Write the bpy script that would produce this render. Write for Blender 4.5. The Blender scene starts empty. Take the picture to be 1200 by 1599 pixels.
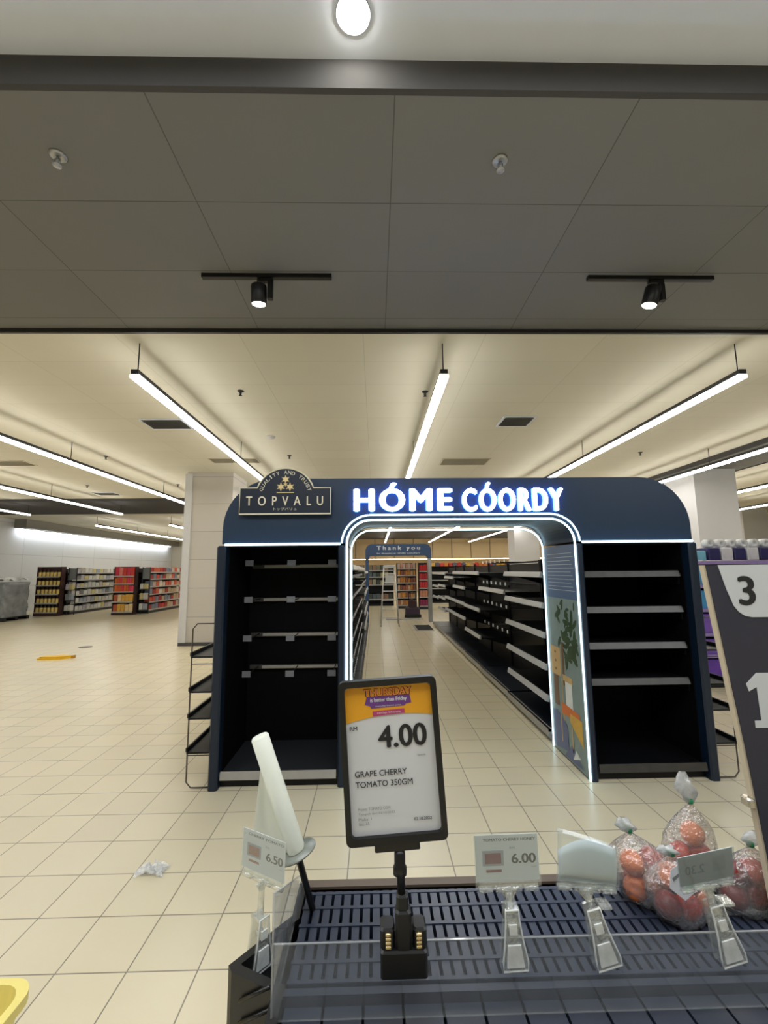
import bpy, math, random
from mathutils import Vector, Matrix
random.seed(7)
PI = math.pi
S = bpy.context.scene
COL = S.collection

# ------------------------------------------------------------------ camera, world, light, exposure
cam_d = bpy.data.cameras.new('camera')
cam_d.sensor_fit = 'HORIZONTAL'; cam_d.sensor_width = 36.0; cam_d.lens = 36.0 * 690 / 1200
cam_d.clip_start = 0.02; cam_d.clip_end = 200
cam = bpy.data.objects.new('camera', cam_d); COL.objects.link(cam)
_M = ((0.99975038, -0.00699825, 0.02121789), (-0.0201078, 0.132137, 0.99102749), (-0.00973913, -0.99120676, 0.1319633))
cam.matrix_world = Matrix([[_M[i][0], -_M[i][1], -_M[i][2], (0, 0, 1.58)[i]] for i in range(3)] + [[0, 0, 0, 1]])
S.camera = cam
W = bpy.data.worlds.new('world'); S.world = W; W.use_nodes = True
W.node_tree.nodes['Background'].inputs[0].default_value = (0.95, 0.97, 1.0, 1)
W.node_tree.nodes['Background'].inputs[1].default_value = 0.25
S.view_settings.view_transform = 'Standard'; S.view_settings.look = 'None'
S.view_settings.exposure = 0.58; S.view_settings.gamma = 1.0; S.view_settings.use_curve_mapping = False
STRIP = 15.0          # strength of the suspended strip lights
LED = 3.0             # strength of the arch's LED lines

def area(name, loc, sx, sy, power, color=(1, 0.97, 0.92), rot=(0, 0, 0)):
    d = bpy.data.lights.new(name, 'AREA'); d.shape = 'RECTANGLE'; d.size = sx; d.size_y = sy; d.energy = power; d.color = color
    o = bpy.data.objects.new(name, d); COL.objects.link(o); o.location = loc; o.rotation_euler = rot
    return o
area('added_hall_fill', (0.2, 0.2, 3.9), 3.5, 2.0, 85, (0.93, 0.97, 1))  # added unseen fill lights over the near hall, to brighten the foreground
area('added_hall_fill', (-4.5, 0.0, 3.9), 3.0, 2.0, 85, (0.97, 0.98, 1))
area('added_hall_fill', (4.8, 0.0, 3.9), 3.0, 2.0, 80, (0.93, 0.97, 1))

# ------------------------------------------------------------------ materials
def lin(c):
    return tuple(((v / 255) / 12.92 if v / 255 <= 0.04045 else ((v / 255 + 0.055) / 1.055) ** 2.4) for v in c)
MATS = {}
def mat(name, rgb, rough=0.5, metal=0.0, var=0.06, scale=12.0, bump=0.0, spec=0.5, emit=None, strength=0.0, coat=0.0):
    if name in MATS: return MATS[name]
    m = bpy.data.materials.new(name); m.use_nodes = True
    nt = m.node_tree; b = nt.nodes['Principled BSDF']
    c = lin(rgb)
    tc = nt.nodes.new('ShaderNodeTexCoord'); nz = nt.nodes.new('ShaderNodeTexNoise'); nz.inputs['Scale'].default_value = scale; nz.inputs['Detail'].default_value = 4
    nt.links.new(tc.outputs['Object'], nz.inputs['Vector'])
    mx = nt.nodes.new('ShaderNodeMix'); mx.data_type = 'RGBA'
    mx.inputs[6].default_value = tuple(max(0, v * (1 - var)) for v in c) + (1,)
    mx.inputs[7].default_value = tuple(min(1, v * (1 + var)) for v in c) + (1,)
    nt.links.new(nz.outputs[0], mx.inputs[0]); nt.links.new(mx.outputs[2], b.inputs['Base Color'])
    b.inputs['Roughness'].default_value = rough; b.inputs['Metallic'].default_value = metal
    b.inputs['Specular IOR Level'].default_value = spec
    if coat: b.inputs['Coat Weight'].default_value = coat
    if emit:
        b.inputs['Emission Color'].default_value = lin(emit) + (1,); b.inputs['Emission Strength'].default_value = strength
    if bump:
        bp = nt.nodes.new('ShaderNodeBump'); bp.inputs['Strength'].default_value = bump; bp.inputs['Distance'].default_value = 0.01
        nt.links.new(nz.outputs[0], bp.inputs['Height']); nt.links.new(bp.outputs[0], b.inputs['Normal'])
    MATS[name] = m
    return m
def grid_mat(name, rgb, line, bw, bh, off=(0, 0), mortar=0.004, rough=0.4, var=0.05, axes='xy', spec=0.5, noise_scale=3.0):
    m = bpy.data.materials.new(name); m.use_nodes = True
    nt = m.node_tree; b = nt.nodes['Principled BSDF']; L = nt.links.new
    tc = nt.nodes.new('ShaderNodeTexCoord'); sp = nt.nodes.new('ShaderNodeSeparateXYZ'); cb = nt.nodes.new('ShaderNodeCombineXYZ')
    L(tc.outputs['Object'], sp.inputs[0])
    L(sp.outputs['xyz'.index(axes[0])], cb.inputs[0]); L(sp.outputs['xyz'.index(axes[1])], cb.inputs[1])
    mp = nt.nodes.new('ShaderNodeMapping'); mp.inputs['Location'].default_value = (off[0], off[1], 0); L(cb.outputs[0], mp.inputs[0])
    br = nt.nodes.new('ShaderNodeTexBrick'); br.offset = 0; br.squash = 1
    br.inputs['Scale'].default_value = 1; br.inputs['Brick Width'].default_value = bw; br.inputs['Row Height'].default_value = bh
    br.inputs['Mortar Size'].default_value = mortar; br.inputs['Mortar Smooth'].default_value = 0.1; br.inputs['Bias'].default_value = 0
    c = lin(rgb)
    br.inputs['Color1'].default_value = tuple(v * (1 - var) for v in c) + (1,)
    br.inputs['Color2'].default_value = tuple(min(1, v * (1 + var)) for v in c) + (1,)
    br.inputs['Mortar'].default_value = lin(line) + (1,)
    L(mp.outputs[0], br.inputs['Vector'])
    nz = nt.nodes.new('ShaderNodeTexNoise'); nz.inputs['Scale'].default_value = noise_scale; nz.inputs['Detail'].default_value = 5; L(tc.outputs['Object'], nz.inputs['Vector'])
    mr = nt.nodes.new('ShaderNodeMapRange'); mr.inputs[3].default_value = 1 - var; mr.inputs[4].default_value = 1 + var; L(nz.outputs[0], mr.inputs[0])
    vm = nt.nodes.new('ShaderNodeVectorMath'); vm.operation = 'SCALE'; L(br.outputs['Color'], vm.inputs[0]); L(mr.outputs[0], vm.inputs['Scale'])
    L(vm.outputs[0], b.inputs['Base Color']); b.inputs['Roughness'].default_value = rough; b.inputs['Specular IOR Level'].default_value = spec
    return m
def clear(name, tint, gloss=0.12, haze=0.0, rough=0.08, bump=0.0, scale=30):
    m = bpy.data.materials.new(name); m.use_nodes = True
    nt = m.node_tree; nt.nodes.remove(nt.nodes['Principled BSDF']); L = nt.links.new
    out = nt.nodes['Material Output']
    tr = nt.nodes.new('ShaderNodeBsdfTransparent'); tr.inputs[0].default_value = tint + (1,)
    gl = nt.nodes.new('ShaderNodeBsdfGlossy'); gl.inputs['Roughness'].default_value = rough
    lw = nt.nodes.new('ShaderNodeLayerWeight'); lw.inputs[0].default_value = 0.35
    mr = nt.nodes.new('ShaderNodeMapRange'); mr.inputs[3].default_value = gloss * 0.35; mr.inputs[4].default_value = min(1, gloss * 4); L(lw.outputs['Facing'], mr.inputs[0])
    m1 = nt.nodes.new('ShaderNodeMixShader'); L(mr.outputs[0], m1.inputs[0]); L(tr.outputs[0], m1.inputs[1]); L(gl.outputs[0], m1.inputs[2])
    last = m1
    tc = nt.nodes.new('ShaderNodeTexCoord'); nz = nt.nodes.new('ShaderNodeTexNoise'); nz.inputs['Scale'].default_value = scale; nz.inputs['Detail'].default_value = 3; L(tc.outputs['Object'], nz.inputs['Vector'])
    if bump:
        bp = nt.nodes.new('ShaderNodeBump'); bp.inputs['Strength'].default_value = bump; bp.inputs['Distance'].default_value = 0.01
        L(nz.outputs[0], bp.inputs['Height']); L(bp.outputs[0], gl.inputs['Normal']); L(bp.outputs[0], lw.inputs['Normal'])
    if haze:
        df = nt.nodes.new('ShaderNodeBsdfDiffuse'); df.inputs[0].default_value = (0.9, 0.92, 0.93, 1)
        hz = nt.nodes.new('ShaderNodeMapRange'); hz.inputs[3].default_value = haze * 0.6; hz.inputs[4].default_value = haze * 1.4; L(nz.outputs[0], hz.inputs[0])
        m2 = nt.nodes.new('ShaderNodeMixShader'); L(hz.outputs[0], m2.inputs[0]); L(m1.outputs[0], m2.inputs[1]); L(df.outputs[0], m2.inputs[2]); last = m2
    L(last.outputs[0], out.inputs[0])
    return m

M_floor = grid_mat('floor_tile', (210, 199, 170), (126, 118, 102), 0.283, 0.295, (1.005 + 0.283 * 40, -2.014 + 0.295 * 40), 0.003, 0.3, 0.035, spec=0.4)
M_ceil = grid_mat('white_ceiling_board', (218, 214, 198), (201, 197, 181), 1.2, 0.6, (0.1, 0.2), 0.004, 0.85, 0.02)
M_ceiln = mat('white_plaster', (223, 230, 245), 0.85, var=0.02)
M_dark = grid_mat('dark_ceiling_panel', (124, 124, 123), (92, 91, 88), 1.17, 0.62, (-0.109 + 1.17 * 20, -1.8 + 0.62 * 10), 0.0035, 0.8, 0.03)
M_fascia = mat('dark_fascia', (84, 83, 84), 0.9, spec=0.1)
M_trim = mat('black_trim', (40, 38, 36), 0.6)
M_wallw = grid_mat('white_wall_panel', (214, 216, 218), (188, 190, 192), 2.4, 1.3, (0, 0.2), 0.012, 0.7, 0.02, 'yz')
M_col = grid_mat('column_cladding', (196, 191, 184), (150, 146, 140), 20, 0.63, (10, 0.02), 0.006, 0.6, 0.02, 'xz')
M_colw = mat('white_column_paint', (205, 205, 208), 0.7, var=0.02)
M_brown = grid_mat('brown_wall_panel', (200, 176, 134), (112, 98, 76), 1.35, 5, (0, 0), 0.03, 0.6, 0.04, 'xz')
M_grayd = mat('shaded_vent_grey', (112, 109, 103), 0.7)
M_vent = mat('pale_vent', (196, 190, 172), 0.7)
M_beige = mat('beige_wall', (186, 178, 160), 0.8)
M_grayband = mat('gray_bulkhead', (140, 138, 132), 0.8)
M_navy = mat('navy_laminate', (15, 42, 68), 0.42, var=0.05, scale=6)
M_navyd = mat('dark_navy_laminate', (9, 26, 45), 0.4, var=0.06)
M_black = mat('black_powder_coat', (11, 12, 15), 0.45, var=0.15, spec=0.3)
M_blackin = mat('black_lining', (4, 4, 6), 0.7, var=0.2, spec=0.12)
M_blackpl = mat('black_plastic', (10, 10, 11), 0.4, var=0.1)
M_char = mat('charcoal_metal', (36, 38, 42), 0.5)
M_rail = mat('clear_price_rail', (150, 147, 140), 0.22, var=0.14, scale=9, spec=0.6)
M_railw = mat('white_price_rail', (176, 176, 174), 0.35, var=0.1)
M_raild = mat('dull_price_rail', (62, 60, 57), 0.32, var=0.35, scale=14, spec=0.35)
M_alu = mat('brushed_aluminium', (170, 172, 174), 0.35, 0.7)
M_chrome = mat('steel', (196, 190, 180), 0.25, 0.95)
M_brass = mat('brass_spring', (214, 190, 140), 0.25, 0.9)
M_wire = mat('dark_wire', (86, 78, 72), 0.4, 0.5)
M_white = mat('white_paper', (206, 208, 212), 0.7, var=0.02)
M_card = mat('grey_white_card', (206, 208, 210), 0.6, var=0.03)
M_cardback = mat('grey_card_back', (176, 182, 184), 0.6, var=0.04)
M_ink = mat('black_ink', (26, 26, 28), 0.6)
M_inkg = mat('grey_ink', (120, 120, 122), 0.7)
M_inkf = mat('faint_ink', (140, 148, 152), 0.7)
M_cream = mat('cream_lettering', (228, 220, 196), 0.5)
M_gold = mat('pale_gold', (226, 204, 150), 0.4)
M_strip = mat('strip_diffuser', (255, 255, 255), 0.5, emit=(255, 251, 242), strength=STRIP)
M_led = mat('led_line', (255, 255, 255), 0.5, emit=(196, 234, 248), strength=LED)
M_letter = mat('lit_letter_face', (255, 255, 255), 0.5, emit=(240, 248, 255), strength=4.0)
M_letterb = mat('lit_letter_side', (120, 180, 255), 0.5, emit=(70, 140, 255), strength=6.0)
M_lamp = mat('lamp_lens', (255, 255, 255), 0.5, emit=(255, 246, 225), strength=14)
M_down = mat('downlight_lens', (255, 255, 255), 0.5, emit=(255, 252, 238), strength=45)
M_cove = mat('cove_tube', (255, 255, 255), 0.5, emit=(240, 248, 255), strength=20)
M_warm = mat('warm_cove_tube', (255, 240, 210), 0.5, emit=(255, 214, 150), strength=14)
M_acryl = clear('acrylic', (0.93, 0.95, 0.97), 0.10, 0.06, 0.05)
M_acryle = clear('acrylic_edge', (0.8, 0.84, 0.88), 0.15, 0.16, 0.1)
M_clip = clear('clear_clip_plastic', (0.95, 0.96, 0.93), 0.16, 0.10, 0.08, 0.3, 60)
M_clipe = clear('clear_clip_edge', (0.9, 0.92, 0.86), 0.3, 0.5, 0.1, 0.2, 60)
M_sleeve = clear('clear_sleeve', (0.95, 0.98, 0.98), 0.08, 0.05, 0.1)
M_film = clear('bag_film', (0.97, 0.95, 0.95), 0.26, 0.07, 0.12, 1.0, 70)
M_filmd = clear('dense_film', (0.9, 0.92, 0.95), 0.3, 0.34, 0.2, 0.9, 60)
M_slat = mat('blue_black_slat', (40, 46, 60), 0.32, var=0.18, scale=18, spec=0.6)
M_yellow = mat('yellow_plastic', (238, 190, 40), 0.4)
M_pale = mat('pale_yellow_plastic', (222, 206, 120), 0.4)
M_bag = mat('milky_plastic', (236, 239, 230), 0.45, var=0.03)
_nt = M_bag.node_tree; _t = _nt.nodes.new('ShaderNodeBsdfTranslucent'); _t.inputs[0].default_value = (0.92, 0.94, 0.90, 1); _a = _nt.nodes.new('ShaderNodeMixShader'); _a.inputs[0].default_value = 0.6
_nt.links.new(_nt.nodes['Principled BSDF'].outputs[0], _a.inputs[1]); _nt.links.new(_t.outputs[0], _a.inputs[2]); _nt.links.new(_a.outputs[0], _nt.nodes['Material Output'].inputs[0])

# ------------------------------------------------------------------ mesh helpers
class MB:
    def __init__(s): s.v = []; s.f = []; s.m = []; s.sm = []; s.mi = 0
    def add(s, vs, fs, smooth=False):
        o = len(s.v); s.v += [tuple(v) for v in vs]
        for f in fs: s.f.append([i + o for i in f]); s.m.append(s.mi); s.sm.append(smooth)
        return s
    def box(s, x0, x1, y0, y1, z0, z1, M=None):
        vs = [Vector((x, y, z)) for x in (x0, x1) for y in (y0, y1) for z in (z0, z1)]
        if M is not None: vs = [M @ v for v in vs]
        return s.add(vs, [(0, 1, 3, 2), (4, 6, 7, 5), (0, 4, 5, 1), (2, 3, 7, 6), (0, 2, 6, 4), (1, 5, 7, 3)])
    def rbox(s, x0, x1, y0, y1, z0, z1, b=0.01, M=None):           # box with chamfered vertical and top edges
        p = [(x0 + b, y0), (x1 - b, y0), (x1, y0 + b), (x1, y1 - b), (x1 - b, y1), (x0 + b, y1), (x0, y1 - b), (x0, y0 + b)]
        cx, cy = (x0 + x1) / 2, (y0 + y1) / 2
        def ins(q): return (q[0] + (b * .8 if q[0] < cx else -b * .8), q[1] + (b * .8 if q[1] < cy else -b * .8))
        vs = [Vector((*q, z0)) for q in p] + [Vector((*q, z1 - b)) for q in p] + [Vector((*ins(q), z1)) for q in p]
        if M is not None: vs = [M @ v for v in vs]
        fs = [tuple(range(7, -1, -1)), tuple(range(16, 24))]
        for k in (0, 8):
            for i in range(8): j = (i + 1) % 8; fs.append((k + i, k + j, k + 8 + j, k + 8 + i))
        return s.add(vs, fs)
    def prism(s, poly, fn, a, b):                                  # polygon (u,v) extruded from w=a to w=b, fn(u,v,w) -> point
        n = len(poly); vs = [fn(u, v, a) for u, v in poly] + [fn(u, v, b) for u, v in poly]
        fs = [tuple(range(n - 1, -1, -1)), tuple(range(n, 2 * n))]
        for i in range(n): j = (i + 1) % n; fs.append((i, j, n + j, n + i))
        return s.add(vs, fs)
    def tube(s, pts, r, seg=8, closed=False):
        pts = [Vector(p) for p in pts]; n = len(pts); rs = r if isinstance(r, (list, tuple)) else [r] * n
        vs = []; prev = None
        for i, p in enumerate(pts):
            a = pts[i - 1] if (i > 0 or closed) else p; c = pts[(i + 1) % n] if (i < n - 1 or closed) else p
            t = (c - a).normalized()
            u = prev - t * prev.dot(t) if prev is not None else t.orthogonal()
            if u.length < 1e-6: u = t.orthogonal()
            u.normalize(); prev = u; w = t.cross(u)
            for k in range(seg): q = 2 * PI * k / seg; vs.append(p + (u * math.cos(q) + w * math.sin(q)) * rs[i])
        fs = []
        for i in range(n if closed else n - 1):
            for k in range(seg):
                k2 = (k + 1) % seg; j = (i + 1) % n
                fs.append((i * seg + k, i * seg + k2, j * seg + k2, j * seg + k))
        if not closed: fs += [tuple(range(seg - 1, -1, -1)), tuple(range((n - 1) * seg, n * seg))]
        return s.add(vs, fs, seg > 5)
    def lathe(s, prof, c=(0, 0, 0), seg=20, M=None):
        vs = []; n = len(prof); c = Vector(c)
        for r, z in prof:
            for k in range(seg):
                v = Vector((r * math.cos(2 * PI * k / seg), r * math.sin(2 * PI * k / seg), z))
                vs.append((M @ v if M is not None else v) + c)
        fs = [(i * seg + k, i * seg + (k + 1) % seg, (i + 1) * seg + (k + 1) % seg, (i + 1) * seg + k) for i in range(n - 1) for k in range(seg)]
        fs += [tuple(range(seg - 1, -1, -1)), tuple(range((n - 1) * seg, n * seg))]
        return s.add(vs, fs, True)
    def build(s, name, mats, parent=None, loc=None, rot=None):
        me = bpy.data.meshes.new(name); me.from_pydata(s.v, [], s.f)
        mats = mats if isinstance(mats, (list, tuple)) else [mats]
        for m in mats: me.materials.append(m)
        me.polygons.foreach_set('material_index', s.m); me.polygons.foreach_set('use_smooth', s.sm)
        me.update()
        o = bpy.data.objects.new(name, me); COL.objects.link(o)
        if parent is not None: o.parent = parent
        if loc is not None: o.location = loc
        if rot is not None: o.rotation_euler = rot
        return o
def fix_normals(o):
    import bmesh
    bm = bmesh.new(); bm.from_mesh(o.data); bmesh.ops.recalc_face_normals(bm, faces=bm.faces); bm.to_mesh(o.data); bm.free(); return o
def tag(o, label, cat, group=None, kind=None):
    if label: o['label'] = label
    if cat: o['category'] = cat
    if group: o['group'] = group
    if kind: o['kind'] = kind
    return o
def thing(name, label, cat, loc=(0, 0, 0), rot=(0, 0, 0), group=None):
    o = bpy.data.objects.new(name, None); COL.objects.link(o); o.empty_display_size = 0.05
    o.location = loc; o.rotation_euler = rot if isinstance(rot, (tuple, list)) else (0, 0, rot)
    return tag(o, label, cat, group)
KIDS = {}
def dup(root, loc=None, rot=None, label=None, group=None):
    def kids(o): return [c for c in list(o.children)]
    r = root.copy(); COL.objects.link(r)
    if loc is not None: r.location = loc
    if rot is not None: r.rotation_euler = rot if isinstance(rot, (tuple, list)) else (0, 0, rot)
    if label: r['label'] = label
    if group: r['group'] = group
    for ch in kids(root):
        c = ch.copy(); COL.objects.link(c); c.parent = r
        for g in kids(ch):
            d = g.copy(); COL.objects.link(d); d.parent = c
    return r
def struct(name, mb, m): return tag(mb.build(name, m), None, None, None, 'structure')
def XZ(u, v, w): return (u, w, v)
def XY(u, v, w): return (u, v, w)
def YZ(u, v, w): return (w, u, v)
def arc(cx, cz, r, a0, a1, n=10): return [(cx + r * math.cos(math.radians(a0 + (a1 - a0) * i / n)), cz + r * math.sin(math.radians(a0 + (a1 - a0) * i / n))) for i in range(n + 1)]
def text_mesh(s, bold=0.0, ext=0.0, space=1.0):
    cu = bpy.data.curves.new('t', 'FONT'); cu.body = s; cu.size = 1.0; cu.space_character = space; cu.extrude = ext; cu.resolution_u = 4
    o = bpy.data.objects.new('t', cu); COL.objects.link(o); bpy.context.view_layer.update()
    dg = bpy.context.evaluated_depsgraph_get(); me = bpy.data.meshes.new_from_object(o.evaluated_get(dg))
    vs = [v.co.copy() for v in me.vertices]; fs = [tuple(p.vertices) for p in me.polygons]; ns = [p.normal.z for p in me.polygons]
    bpy.data.objects.remove(o); bpy.data.curves.remove(cu); bpy.data.meshes.remove(me)
    return vs, fs, ns
def put_text(mb, s, x0, x1, z0, z1, y, bold=0.0, depth=0.0, mirror=False, face=0, side=0, fn=None, space=1.0):
    """text filling the box x0..x1, z0..z1 on the plane y, facing -y"""
    vs, fs, ns = text_mesh(s, 0, 0.5 if depth else 0, space)
    if bold:                                                       # heavier strokes: the same outline laid over itself a little to each side
        v0, f0, n0 = list(vs), list(fs), list(ns)
        for i, (dx, dy) in enumerate(((bold * 1.6, 0), (-bold * 1.6, 0), (0, bold * 0.8), (0, -bold * 0.8))):
            o = len(vs); vs += [Vector((v.x + dx, v.y + dy, v.z + (i + 1) * (0.004 if depth else 0))) for v in v0]
            fs += [tuple(k + o for k in f) for f in f0]; ns += n0
    off = 0.00001 if bold and not depth else 0; per = len(vs) // 5 if bold else len(vs)
    a = min(v.x for v in vs); b = max(v.x for v in vs); c = min(v.y for v in vs); d = max(v.y for v in vs)
    out = []
    for q_, v in enumerate(vs):
        u = (v.x - a) / (b - a); u = 1 - u if mirror else u
        p = Vector((x0 + u * (x1 - x0), y - (v.z + 0.5) * depth if depth else y - off * (q_ // per), z0 + (v.y - c) / (d - c) * (z1 - z0)))
        out.append(fn(p) if fn else p)
    o = len(mb.v); mb.v += [tuple(p) for p in out]
    for f, n in zip(fs, ns):
        mb.f.append([i + o for i in f]); mb.m.append(face if abs(n) > 0.5 else side); mb.sm.append(False)
    return mb

def letters(mb, name, mats, parent, tf=None):
    """each character of a line of lettering as a part of its own (pieces that overlap along x belong together)"""
    n = len(mb.v); up = list(range(n))
    def root(i):
        while up[i] != i: up[i] = up[up[i]]; i = up[i]
        return i
    for f in mb.f:
        for k in f[1:]: up[root(k)] = root(f[0])
    span = {}
    for i in range(n):
        q = span.setdefault(root(i), [1e9, -1e9]); q[0] = min(q[0], mb.v[i][0]); q[1] = max(q[1], mb.v[i][0])
    rows = []
    for k, (a, b) in sorted(span.items(), key=lambda e: e[1]):
        if rows and a < rows[-1][1] - 1e-5: rows[-1][1] = max(rows[-1][1], b); rows[-1][2].add(k)
        else: rows.append([a, b, {k}])
    for a, b, ks in rows:
        o = MB(); ids = {}
        for f, m_ in zip(mb.f, mb.m):
            if root(f[0]) in ks:
                o.f.append([ids.setdefault(i, len(ids)) for i in f]); o.m.append(m_); o.sm.append(False)
        o.v = [mb.v[i] for i in ids]
        o.build(name, mats, parent)

# ------------------------------------------------------------------ the room
XL, XR, YF, YB = -15.0, 22.0, -5.0, 33.0
ZC, ZN, ZD = 3.86, 3.95, 3.80
struct('floor', MB().box(XL, XR, YF, YB, -0.1, 0), M_floor)
struct('ceiling', MB().box(XL, XR, 3.84, YB, ZC, ZC + 0.15), M_ceil)
struct('ceiling', MB().box(XL, XR, YF, 1.80, ZN, ZN + 0.1), M_ceiln)
struct('ceiling', MB().box(XL, XR, 1.80, 3.83, ZD, ZD + 0.25), M_dark)
struct('trim_1', MB().box(XL, XR, 1.77, 1.80, ZD - 0.004, ZN), M_fascia)
struct('trim_2', MB().box(XL, XR, 3.83, 3.86, ZD - 0.035, ZD + 0.2), M_trim)
struct('ceiling', MB().box(XL, 6.98, 13.55, 16.6, ZD - 0.02, ZC), M_fascia)                    # dark band crossing the far ceiling
struct('ceiling', MB().box(7.0, 8.3, 3.9, 14.6, ZD - 0.02, ZC), M_dark)                         # dark band along the right columns
struct('trim_3', MB().box(6.96, 7.0, 3.9, 14.6, ZD - 0.03, ZC), M_trim)
struct('trim_4', MB().box(8.3, 8.34, 3.9, 14.6, ZD - 0.03, ZC), M_trim)
struct('ceiling', MB().box(-9, XR, 25.0, 31.0, ZD - 0.02, ZC), M_fascia)
struct('wall_left', MB().box(XL - 0.15, XL, YF, YB, 0, ZC + 0.1), M_wallw)
struct('wall_right', MB().box(XR, XR + 0.15, YF, YB, 0, ZC + 0.1), M_beige)
struct('wall_back', MB().box(XL, XR, YB, YB + 0.15, 0, ZC + 0.1), M_beige)
struct('wall_front', MB().box(XL, XR, YF - 0.15, YF, 0, ZN), M_beige)
struct('trim_5', MB().box(XL, XL + 0.5, 18.6, YB, 3.5, ZC), M_grayband)                         # bulkhead over the left wall
struct('trim_6', MB().box(-9, XR, 31.0, 31.25, 2.42, ZC), M_brown)                               # brown panelled fascia at the far end
t = thing('cove_light', 'white cove tube under the bulkhead of the left wall', 'light', (XL + 0.2, 18.7, 3.46))
MB().box(-0.03, 0.03, 0, 13.6, 0, 0.04).build('housing', M_alu, t); MB().box(-0.025, 0.025, 0, 13.6, -0.025, 0).build('tube', M_cove, t)
t = thing('cove_light', 'warm cove tube below the brown panels at the far end', 'light', (-8.9, 31.1, 2.38))
MB().box(0, 30, -0.03, 0.03, 0, 0.04).build('housing', M_alu, t); MB().box(0, 30, -0.04, 0.04, -0.03, 0).build('tube', M_warm, t)
def column(name, x0, x1, y0, y1, z1, m):
    return struct(name, MB().box(x0, x1, y0, y1, 0, z1), m)
column('wall_column_left', -4.28, -3.24, 10.02, 11.1, ZC, M_col)
struct('trim_7', MB().box(-4.31, -4.15, 9.985, 10.06, 0, ZC - 0.04), M_colw)
struct('baseboard_left', MB().box(-4.30, -3.22, 9.98, 10.02, 0, 0.07), M_fascia)
column('wall_column_right', 7.1, 8.05, 9.5, 10.5, ZC - 0.09, M_colw)
column('wall_column_far', 6.36, 7.5, 20.0, 21.0, ZC, M_colw)
column('wall_column_rear', 14.5, 15.5, 17.0, 18.0, ZC, M_colw)

# ------------------------------------------------------------------ ceiling fittings
def strip_light(x, y0, y1, label):
    t = thing('strip_light', label, 'light', (x, y0, 3.475), 0, 'suspended strip lights')
    L = y1 - y0
    MB().box(-0.036, 0.036, 0, L, 0.034, 0.085).build('housing', M_char, t)
    MB().box(-0.043, 0.043, 0.004, L - 0.004, 0, 0.034).build('diffuser', M_strip, t)
    n = max(2, int(L / 3) + 1)
    for k in range(n):
        y = 0.06 + (L - 0.12) * k / (n - 1)
        MB().tube([(0, y, 0.085), (0, y, ZC - 3.475 if not (13.5 < y0 + y < 16.6) else ZD - 0.02 - 3.475)], 0.006, 6).build('hanger', M_char, t)
for x, l in ((-2.34, 'near strip light ending beside the domed plaque'), (0.70, 'near strip light above the middle of the lit white letters'), (3.72, 'near strip light slanting down to the arch from upper right'),
             (-5.28, 'near strip light running to the left pillar'), (-8.25, 'near strip light second left of the left pillar'), (-11.2, 'near strip light farthest left, under the dark band'),
             (6.45, 'near strip light under the dark band by the white right pillar'), (9.35, 'near strip light just right of the white right pillar'), (12.2, 'near strip light farthest right')):
    strip_light(x, 4.15 if abs(x) < 6 else 5.0, 14.45, l)
for x, l in ((-11.2, 'far strip light in front of the white left wall'), (-8.25, 'far strip light just left of the left pillar'), (0.70, 'far strip light seen through the arch above the thank you header'),
             (3.72, 'far strip light seen through the arch right of the thank you header'), (6.45, 'far strip light seen through the arch beside the far white column'), (9.35, 'far strip light right of the white right pillar'), (12.2, 'far strip light farthest right')):
    strip_light(x, 17.9, 30.2, l)
def sprinkler(x, y, z, label, big=False):
    t = thing('sprinkler', label, 'sprinkler', (x, y, z), 0, 'ceiling sprinklers')
    k = 1.0
    MB().lathe([(0.042 * k, 0), (0.042 * k, -0.006), (0.030 * k, -0.012), (0.012, -0.013)], seg=18).build('rose', M_alu if big else M_char, t)
    b = MB(); b.tube([(0, 0, -0.012), (0, 0, -0.05)], 0.009, 8); b.tube([(0.012, 0, -0.02), (0.016, 0, -0.04), (0, 0, -0.06)], 0.003, 6); b.tube([(-0.012, 0, -0.02), (-0.016, 0, -0.04), (0, 0, -0.06)], 0.003, 6)
    b.build('head', M_alu if big else M_char, t)
    MB().lathe([(0.004, -0.058), (0.022, -0.06), (0.022, -0.063), (0.004, -0.065)], seg=14).build('deflector', M_alu if big else M_char, t)
sprinkler(-1.68, 2.125, ZD, 'silver sprinkler head on the left of the dark ceiling', True)
sprinkler(0.70, 2.13, ZD, 'silver sprinkler head on the right of the dark ceiling', True)
for x, y, l in ((-1.69, 5.39, 'small sprinkler on the cream ceiling above the domed plaque, the nearest there'), (0.66, 5.42, 'small sprinkler beside the end of the middle strip light'), (-1.68, 8.56, 'small sprinkler on the cream ceiling just over the domed plaque'),
                (-5.26, 8.55, 'small sprinkler left of the left pillar, near row'), (-5.11, 11.4, 'small sprinkler on the ceiling right beside the left pillar'), (-7.5, 11.5, 'small sprinkler between the two left strip lights'), (5.28, 8.43, 'small sprinkler by the edge of the right dark band')):
    sprinkler(x, y, ZC, l)
t = thing('smoke_detector', 'small round detector on the cream ceiling above the arch', 'detector', (-1.75, 7.3, ZC))
MB().lathe([(0.07, 0), (0.07, -0.02), (0.045, -0.04), (0.01, -0.042)], seg=20).build('cover', M_colw, t)
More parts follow.
